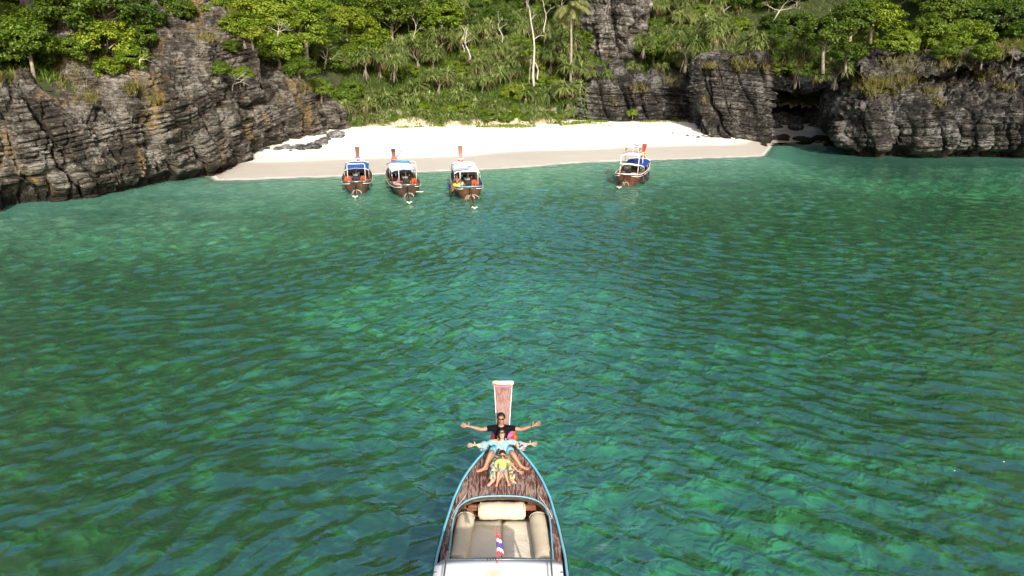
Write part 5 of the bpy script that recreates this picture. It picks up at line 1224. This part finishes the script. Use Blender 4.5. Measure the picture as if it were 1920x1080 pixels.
# ---- the four boats at the beach
def jacket(x, y, z, m, label, rz=0., s=1.):
    """life jacket: two front panels, back panel and collar"""
    r = empty('life_jacket', (x, y, z), rz, label=label, category='life jacket')
    for sd in (-1, 1): b = MB(); b.box((sd*.11*s, -.04, .2*s), (.17*s, .08*s, .38*s), Matrix.Rotation(.25, 3, 'X'), .02); b.build('front_panel', M[m], r, False)
    b = MB(); b.box((0, .10*s, .22*s), (.40*s, .08*s, .42*s), Matrix.Rotation(.25, 3, 'X'), .02); b.build('back_panel', M[m], r, False)
    b = MB(); b.tube([(-.12*s, -.02, .4*s), (-.1*s, .14*s, .46*s), (.1*s, .14*s, .46*s), (.12*s, -.02, .4*s)], .05*s, 6); b.build('collar', M[m], r)
    b = MB()
    for zz in (.12, .26): b.box((0, -.085*s, zz*s), (.38*s, .01, .03*s), Matrix.Rotation(.25, 3, 'X'))
    b.build('strap', M['black'], r, False)
def beach_boat(idx, st, bw, label, hullm, trimm, canm, can, prowm, prow_h=1.0, tail=(-1.3, 0.), roof_frame=None, arc=3, shaft_x=0.):
    a = on(st[0], st[1], 0); b = on(bw[0], bw[1], 1.35); d = Vector((b.x-a.x, b.y-a.y, 0)); L = d.length; rz = math.atan2(d.y, d.x)-math.pi/2
    root = empty('longtail_boat', (a.x, a.y, .0), rz, label=label, category='boat', group='longtail boats moored off the beach')
    Rm = Matrix.Rotation(rz, 4, 'Z'); base = Vector((a.x, a.y, 0)); Wd = lambda x, y, z: base+Rm @ Vector((x, y, z))
    f = L/7.5; ys = np.array([-.45, -.38, -.2, .1, .6, 1.3, 2.2, 3.2, 4.3, 5.2, 5.9, 6.4, 6.8, 7.1, 7.35, 7.5])*f
    ws = [.42, .60, .78, .90, 1.0, 1.06, 1.09, 1.08, 1.02, .90, .72, .55, .40, .27, .17, .11]; zs = [.92, .90, .87, .84, .82, .80, .79, .80, .83, .90, .98, 1.07, 1.16, 1.24, 1.32, 1.38]
    hull_parts(root, list(ys), ws, zs, None, hullm, M['inside'], .28, bow_rake=1.0)
    for sd in (-1, 1):
        s = MB(); s.tube([(sd*w, y, z+.02) for y, w, z in zip(ys, ws, zs)], .032, 5); s.build('gunwale_trim', trimm, root)
        s = MB(); s.tube([(sd*(w+.03), y, z-.12) for y, w, z in zip(ys, ws, zs)], .022, 5); s.build('white_line', M['white'], root)
    s = MB(); s.tube([(-ws[0], ys[0], zs[0]+.02), (0, ys[0]-.05, zs[0]+.02), (ws[0], ys[0], zs[0]+.02)], .05, 6); s.build('stern_trim', trimm, root)
    # foredeck planks
    for k in range(5):
        x0 = -.8+.32*k; P_ = []
        for q in range(4):
            x = x0+.01+.30*q/3; yy = np.linspace(7.5*f, 4.6*f, 200); w = np.interp(yy, ys, ws)-.03; i = int(np.argmax(w >= abs(x))); y1 = float(yy[i]) if (w >= abs(x)).any() else 4.7*f; y0 = 4.6*f
            P_.append([(x, y0+(y1-y0)*t, float(np.interp(y0+(y1-y0)*t, ys, zs))-.01+.02*(1-abs(x))) for t in (0, .25, .5, .75, 1)])
        s = MB(); s.sheet(P_, .03); s.build('plank', M['deck'], root, False)
    prow_board(root, (0, 7.42*f, 1.30), (0, 7.42*f+.55, 1.38+prow_h), .10, .19, .06, prowm)
    # thwarts and engine bed
    for y in (.35, 1.7, 2.9, 4.0):
        s = MB(); w = float(np.interp(y*f, ys, ws))-.06; s.box((0, y*f, .55), (w*2, .22, .04)); s.build('thwart', M['inside'], root, False)
    # loose gear on the floor
    gg = random.Random(int(st[0]))
    for q in range(7):
        s = MB(); x, y = gg.uniform(-.7, .7), gg.uniform(.5, 2.3)*f; mm = gg.choice(('rope', 'black', 'navy', 'steel', 'inside', 'green'))
        if q % 2: s.ball((0, 0, 0), (gg.uniform(.1, .2), gg.uniform(.1, .2), .09), 8, 6)
        else: s.tube([(0, 0, -.1), (0, 0, .18)], gg.uniform(.08, .13), 8)
        o = s.build('gear_bundle' if q % 2 else 'drum', M[mm], None, label=f"small {dict(rope='pale', black='black', navy='dark blue', steel='grey', inside='brown', green='green')[mm]} {'bundle' if q % 2 else 'drum'} on the floor of the {idx}", category='bundle' if q % 2 else 'drum', group='loose gear in the moored boats')
        o.location = Wd(x, y, .58)
    # engine
    e = empty('engine', (0, .55*f, .72)); e.parent = root
    s = MB(); s.box((0, .1, .28), (.42, .62, .42), None, .05); s.build('engine_block', M['black'], e, False)
    s = MB(); s.box((0, .1, .54), (.30, .42, .12), None, .03); s.build('air_cleaner', M['steel'], e, False)
    s = MB(); s.tube([(.12, -.1, .5), (.2, -.25, .72), (.2, -.5, .78)], .035, 6); s.tube([(-.14, .0, .45), (-.25, .3, .6)], .04, 6); s.build('exhaust', M['steel'], e)
    s = MB(); s.tube([(0, -.2, .3), (0, -.1, .62), (0, .3, .80), (.1, .8, .86)], .022, 6); s.build('steering_bar', M['steel'], e)
    tx, ty = shaft_x, tail[0]; end = Vector((tx, ty, .12)); st_ = Vector((0, .35*f, 1.0))
    s = MB(); s.tube([st_, end], [.045, .03], 6); s.build('propeller_shaft', M['black'], root)
    s = MB(); s.ball(end, (.085, .085, .085)); s.build('propeller_hub', M['rope'], root)
    for q in range(2): s = MB(); s.ball(end+Vector((.12*(1 if q else -1), -.04, .07)), (.09, .03, .05), 8, 6); s.build('propeller_blade', M['rope'], root)
    # mooring ropes looped over the rudder post
    for k in range(arc):
        s = MB(); w = .14+.10*k; ox = (-.14, .10, -.02, .2)[k]; s.tube([(ox+w*math.cos(t), -.62-.05*k, .05+(.30+.03*k)*math.sin(t)) for t in np.linspace(.25, math.pi-.2+.1*k, 11)], .015, 5)
        s.build('rope', M['rope'], None, label='', category='rope')
        o = bpy.context.scene.collection.objects[-1]; o.location = base; o.rotation_euler[2] = rz
        o['label'] = ('outer', 'middle', 'inner', 'smallest')[max(0, arc-1-k)]+' white rope loop hanging below the stern of the '+idx; o['group'] = 'rope loops at the boat sterns'
    # canopy
    y0, y1, hz, w0, x0 = can; P_ = []
    for jy in range(9):
        t = jy/8; y = (y0+(y1-y0)*t)*f; row = []
        for k in range(9):
            x = -1+2*k/8; sag = .03*math.sin(k*2.1+jy)*.5
            row.append((x0+x*w0, y, hz+.08*(1-x*x)-.04*math.sin(math.pi*t)+sag+.10*t-.30*max(0, abs(x)-.74)))
        P_.append(row)
    s = MB(); s.sheet(P_, .02); s.build('canopy', canm, root)
    for e_ in (0, 8): s = MB(); s.tube([P_[e_][k] for k in range(9)], .028, 5); s.build('canopy_hem', M['hem'] if idx == NM[1] else M['white'], root)
    for sd in (0, 8):
        for jy in (0, 4, 8):
            p = P_[jy][sd]; s = MB(); s.tube([(p[0]*.97, p[1], .7), (p[0], p[1], p[2])], .022, 5); s.build('canopy_post', M['steel'], root)
    # tall white hoop frame at the stern
    if roof_frame:
        hx, hy, hh = roof_frame
        s = MB(); s.tube([(hx-.62, hy*f, .7), (hx-.62, hy*f, hh-.08), (hx-.55, hy*f, hh), (hx+.55, hy*f, hh), (hx+.62, hy*f, hh-.08), (hx+.62, hy*f, .7)], .034, 6); s.build('hoop_frame', M['white'], root)
    gm = garland('ribbon_garland', tuple(Wd(0, 7.45*f, 1.58)), {0: ['pink', 'white'], 1: ['pink', 'red', 'yellow'], 2: ['white', 'yellow', 'pink'], 3: ['yellow', 'red', 'yellow']}[('boat with the blue canopy', 'boat with the blue-hemmed white canopy', 'boat with the patched white canopy', 'boat with the flags').index(idx)], 1.05,
            'coloured ribbon garland round the prow of the '+idx, .06, 4); gm['group'] = 'garlands on the beached boats'
    return root, Wd, f
NM = ('boat with the blue canopy', 'boat with the blue-hemmed white canopy', 'boat with the patched white canopy', 'boat with the flags')
M['prow_brown'] = worn_wood('brown prow', (.12, .045, .028), (.2, .12, .08), .62, (9, 1, 1))
M['prow_red'] = paint('red prow', (.28, .045, .025), .5, .3, 5, .1)
M['hull_rust'] = worn_wood('rust red hull', (.10, .032, .018), (.15, .09, .055), .58, (1.2, .6, 7))
b1, W1, f1_ = beach_boat(NM[0], (670, 363), (671, 301), 'longtail boat with a bright blue canopy, leftmost of the four by the beach', M['hull_dark'], M['steel'], M['tarp_blue'], (1.9, 5.0, 1.45, .88, .0), M['prow_brown'], 1.0, (-1.9, 0), (.0, .95, 2.0), 3, -.1)
jacket(*W1(-.62, .8, .45), 'orange', 'orange life jacket in the left stern corner of the boat with the blue canopy', .3, 1.3)
jacket(*W1(.45, 1.1, .50), 'orange', 'orange-red life jacket right of the engine of the boat with the blue canopy', -.2, 1.1)
b = MB(); b.ball((0, 0, 0), (.35, .2, .16)); b.ball((.35, .1, .02), (.3, .2, .14)); b.ball((.85, .05, 0), (.32, .2, .16))
o = b.build('bundle', M['navy'], None, label='dark blue cloth bundles under the blue canopy edge', category='bundle'); o.location = W1(-.45, 1.75, .85)
b2, W2, f2_ = beach_boat(NM[1], (765, 369), (739, 301), 'longtail boat with a white canopy hemmed in blue, second from the left by the beach', M['hull_dark'], M['steel'], M['white_roof'], (1.8, 4.9, 1.50, .90, .05), M['prow_brown'], .95, (-2.7, 0), (.25, 1.6, 1.95), 3, -.25)
b = MB(); b.ball((0, 0, 0), (.27, .22, .25)); b.ball((-.25, .3, .1), (.12, .3, .12)); b.ball((-.35, .45, .2), (.09, .32, .09))
o = b.build('bundle', paint('beige sack', (.50, .34, .22), .8, .3, 6, .3), None, label='beige and pink bundle in the left stern of the second boat from the left', category='bundle'); o.location = W2(-.55, .75, .62)
b = MB(); b.tube([(0, 0, 0), (.12, .35, .12), (.05, .75, .25)], [.09, .07, .05], 6); o = b.build('fender', M['pink'], None, label='pink fender lying beside the beige bundle in the second boat', category='fender'); o.location = W2(-.75, .85, .75)
jacket(*W2(.62, 1.2, .55), 'orange', 'orange life jacket by the right rail of the second boat', .4, 1.0)
b = MB(); b.tube([(-.62, 0, 0), (.55, 0, 0)], .07, 10); o = b.build('rolled_awning', M['hem'], None, label='blue-white rolled awning on a frame over the bow of the second boat', category='awning'); o.location = W2(.25, 4.9, 1.75)
b = MB(); b.tube([(.62, 0, 0), (1.0, 0, 0), (1.0, 0, -.9)], .025, 5); b.build('frame', M['white'], o)
b = MB(); b.box((0, 0, 0), (.5, .12, .03)); o = b.build('fin', M['white'], None, False, label='small white fin board sticking out at the right of the second boat stern', category='board'); o.location = W2(.75, -.65, .45)
b = MB(); b.box((0, 0, 0), (.07, .02, .75), Matrix.Rotation(.75, 3, 'Y')); o = b.build('ribbon', M['pink'], None, False, label='pink streamer flying from the prow of the second boat', category='ribbon'); o.location = W2(.35, 7.75, 1.95)
b = MB(); b.box((0, 0, 0), (.5, .08, .07)); b.box((-.05, 0, .12), (.1, .06, .16)); o = b.build('prow_ornament', M['white'], None, False, label='white and red ornament on the prow tip of the second boat', category='ornament'); o.location = W2(0, 7.95, 2.38)
b3, W3, f3_ = beach_boat(NM[2], (880, 373), (864, 303), 'rust-brown longtail boat with a patched white canopy, third from the left by the beach', M['hull_rust'], M['blue'], M['white_roof'], (1.9, 5.2, 1.5, .92, .05), paint('orange-brown prow', (.22, .085, .045), .5, .4, 5, .1), 1.15, (-3.6, 0), (.1, 1.1, 1.7), 4, .05)
jacket(*W3(.42, 1.0, .5), 'orange', 'orange life jacket right of the engine of the rust-brown boat', .2, 1.2)
b = MB(); b.box((0, 0, 0), (.75, .5, .05), None, .01); b.box((0, .0, .04), (.75, .1, .02)); o = b.build('mat', M['green'], None, False, label='green and cream striped mat on the rust-brown boat behind the rower', category='mat'); o.location = W3(-.35, 1.2, .62)
b = MB(); b.torus((0, 0, 0), .36, .10, 20, 8, 'x'); o = b.build('tyre', M['rubber'], None, label='black tyre fender hung on the left side of the rust-brown boat', category='tyre'); o.location = W3(-1.2, .9, .42)
b = MB(); b.box((0, 0, 0), (1.0, .55, .012)); o = b.build('patch', M['denim'], b3, False); o.location = (-.3, 2.6, 1.665); o.rotation_euler = (.05, -.08, 0)
b = MB(); b.ball((-.07, 0, 0), (.09, .12, .02)); b.ball((.07, .03, 0), (.09, .12, .02)); o = b.build('slippers', M['black'], b3); o.location = (.38, 3.6, 1.69)
p3 = W3(-.80, .30, .82); pp = empty('person', p3, 0, label='bare-backed man in neon yellow shorts sitting on the left rail of the rust-brown boat', category='person')
j = dict(pel=(0, 0, .12), sp=(.03, .02, .30), ch=(.02, .10, .46), nb=(.0, .17, .56), nk=(-.01, .20, .61), jw=(-.03, .24, .65), hd=(-.03, .25, .72), tp=(-.03, .26, .78),
         shL=(-.17, .12, .50), elL=(-.28, .22, .28), wrL=(-.22, .38, .12), shR=(.20, .10, .50), elR=(.28, .18, .26), wrR=(.14, .36, .12),
         hpL=(-.09, 0, .10), knL=(-.40, .18, .12), anL=(-.34, .05, -.33), hpR=(.06, .02, .10), knR=(-.30, .32, .10), anR=(-.30, .26, -.36))
body(pp, j, M['skin_d'], 1., 1.05, None, {'L': (-.44, .12, -.40), 'R': (-.42, .34, -.42)})
face(pp, (-.03, .25, .72), (-.3, 1, -.2), (0, 0, 1), 1., M['skin_d'], 0, False)
skin('shorts', {'a': ((0, 0, .10), (.15, .12)), 'L': ((-.10, .02, .10), .10), 'L2': ((-.28, .12, .12), .09), 'R': ((.04, .04, .10), .10), 'R2': ((-.16, .19, .10), .09)}, [('a', 'L'), ('L', 'L2'), ('a', 'R'), ('R', 'R2')], 'a', M['limey'], pp)
b4, W4, f4_ = beach_boat(NM[3], (1174, 348), (1206, 291), 'longtail boat with deep blue canopy, white roof and flags, alone at the right', M['hull_rust'], M['white'], M['tarp_navy'], (1.9, 5.0, 1.25, .90, .1), M['prow_red'], .85, (-1.7, 0), None, 2, -.2)
s = MB(); s.sheet([[(-.75+1.45*k/6, y, 2.1+.06*(1-((k-3)/3)**2)) for k in range(7)] for y in (1.3, 1.9, 2.5, 3.1)], .03); s.build('roof', M['white_roof'], b4)
for sd in (-.72, .66):
    for y in (.9, 3.0): s = MB(); s.tube([(sd, y, .7), (sd, y if y > 1 else 1.3, 2.1)], .03, 5); s.build('roof_post', M['white'], b4)
s = MB(); s.tube([(-.75, .9, 1.45), (0, .9, 1.5), (.75, .9, 1.42)], .07, 8); s.build('rolled_blind', M['white'], b4)
for q, (x, y) in enumerate(((1.13, 1.1), (1.12, 2.9))):
    b = MB(); b.torus((0, 0, 0), .30, .09, 20, 8, 'x'); o = b.build('tyre', M['rubber'], None, label=('nearer' if q == 0 else 'farther')+' black tyre fender on the right side of the boat with the flags', category='tyre'); o.location = W4(x, y, .35); o.rotation_euler[2] = -.4
def pole_flag(p, m, lab, W_=.42, H_=.3, pole=.75, tri=False):
    r = empty('flag', p, 0, label=lab, category='flag'); s = MB(); s.tube([(0, 0, 0), (0, 0, pole)], .012, 5); s.build('flag_pole', M['white'], r)
    v = []; band = []
    for jj in range(13):
        for k in range(7):
            t = k/6; b_ = jj/12; hh = H_*(1-t*.9) if tri else H_; v.append((t*W_, .03*math.sin(t*7), pole-b_*hh-t*.05)); band.append(b_)
    s = MB(); s.add(v, [(jj*7+k, jj*7+k+1, jj*7+k+8, jj*7+k+7) for jj in range(12) for k in range(6)]); o = s.build('flag_cloth', m, r); a = o.data.attributes.new('band', 'FLOAT', 'POINT'); a.data.foreach_set('value', band)
pole_flag(W4(-.05, 2.4, 2.15), M['flag'], 'red, white and blue flag at the middle of the white boat roof', .38, .34, .80)
pole_flag(W4(-.6, 1.9, 2.12), M['orange'], 'orange pennant on the left corner of the white boat roof', .22, .40, .48, True)
pole_flag(W4(.40, 2.3, 2.12), M['orange'], 'orange pennant on the right half of the white boat roof', .22, .40, .48, True)
b = MB(); b.box((0, 0, 0), (.5, .3, .22), None, .03); o = b.build('cool_box', M['red'], None, False, label='red and white cool box in the stern of the boat with the flags', category='cool box'); o.location = W4(.32, .75, .66)
b = MB(); b.box((0, 0, .14), (.52, .32, .06), None, .02); b.build('lid', M['white'], o, False)
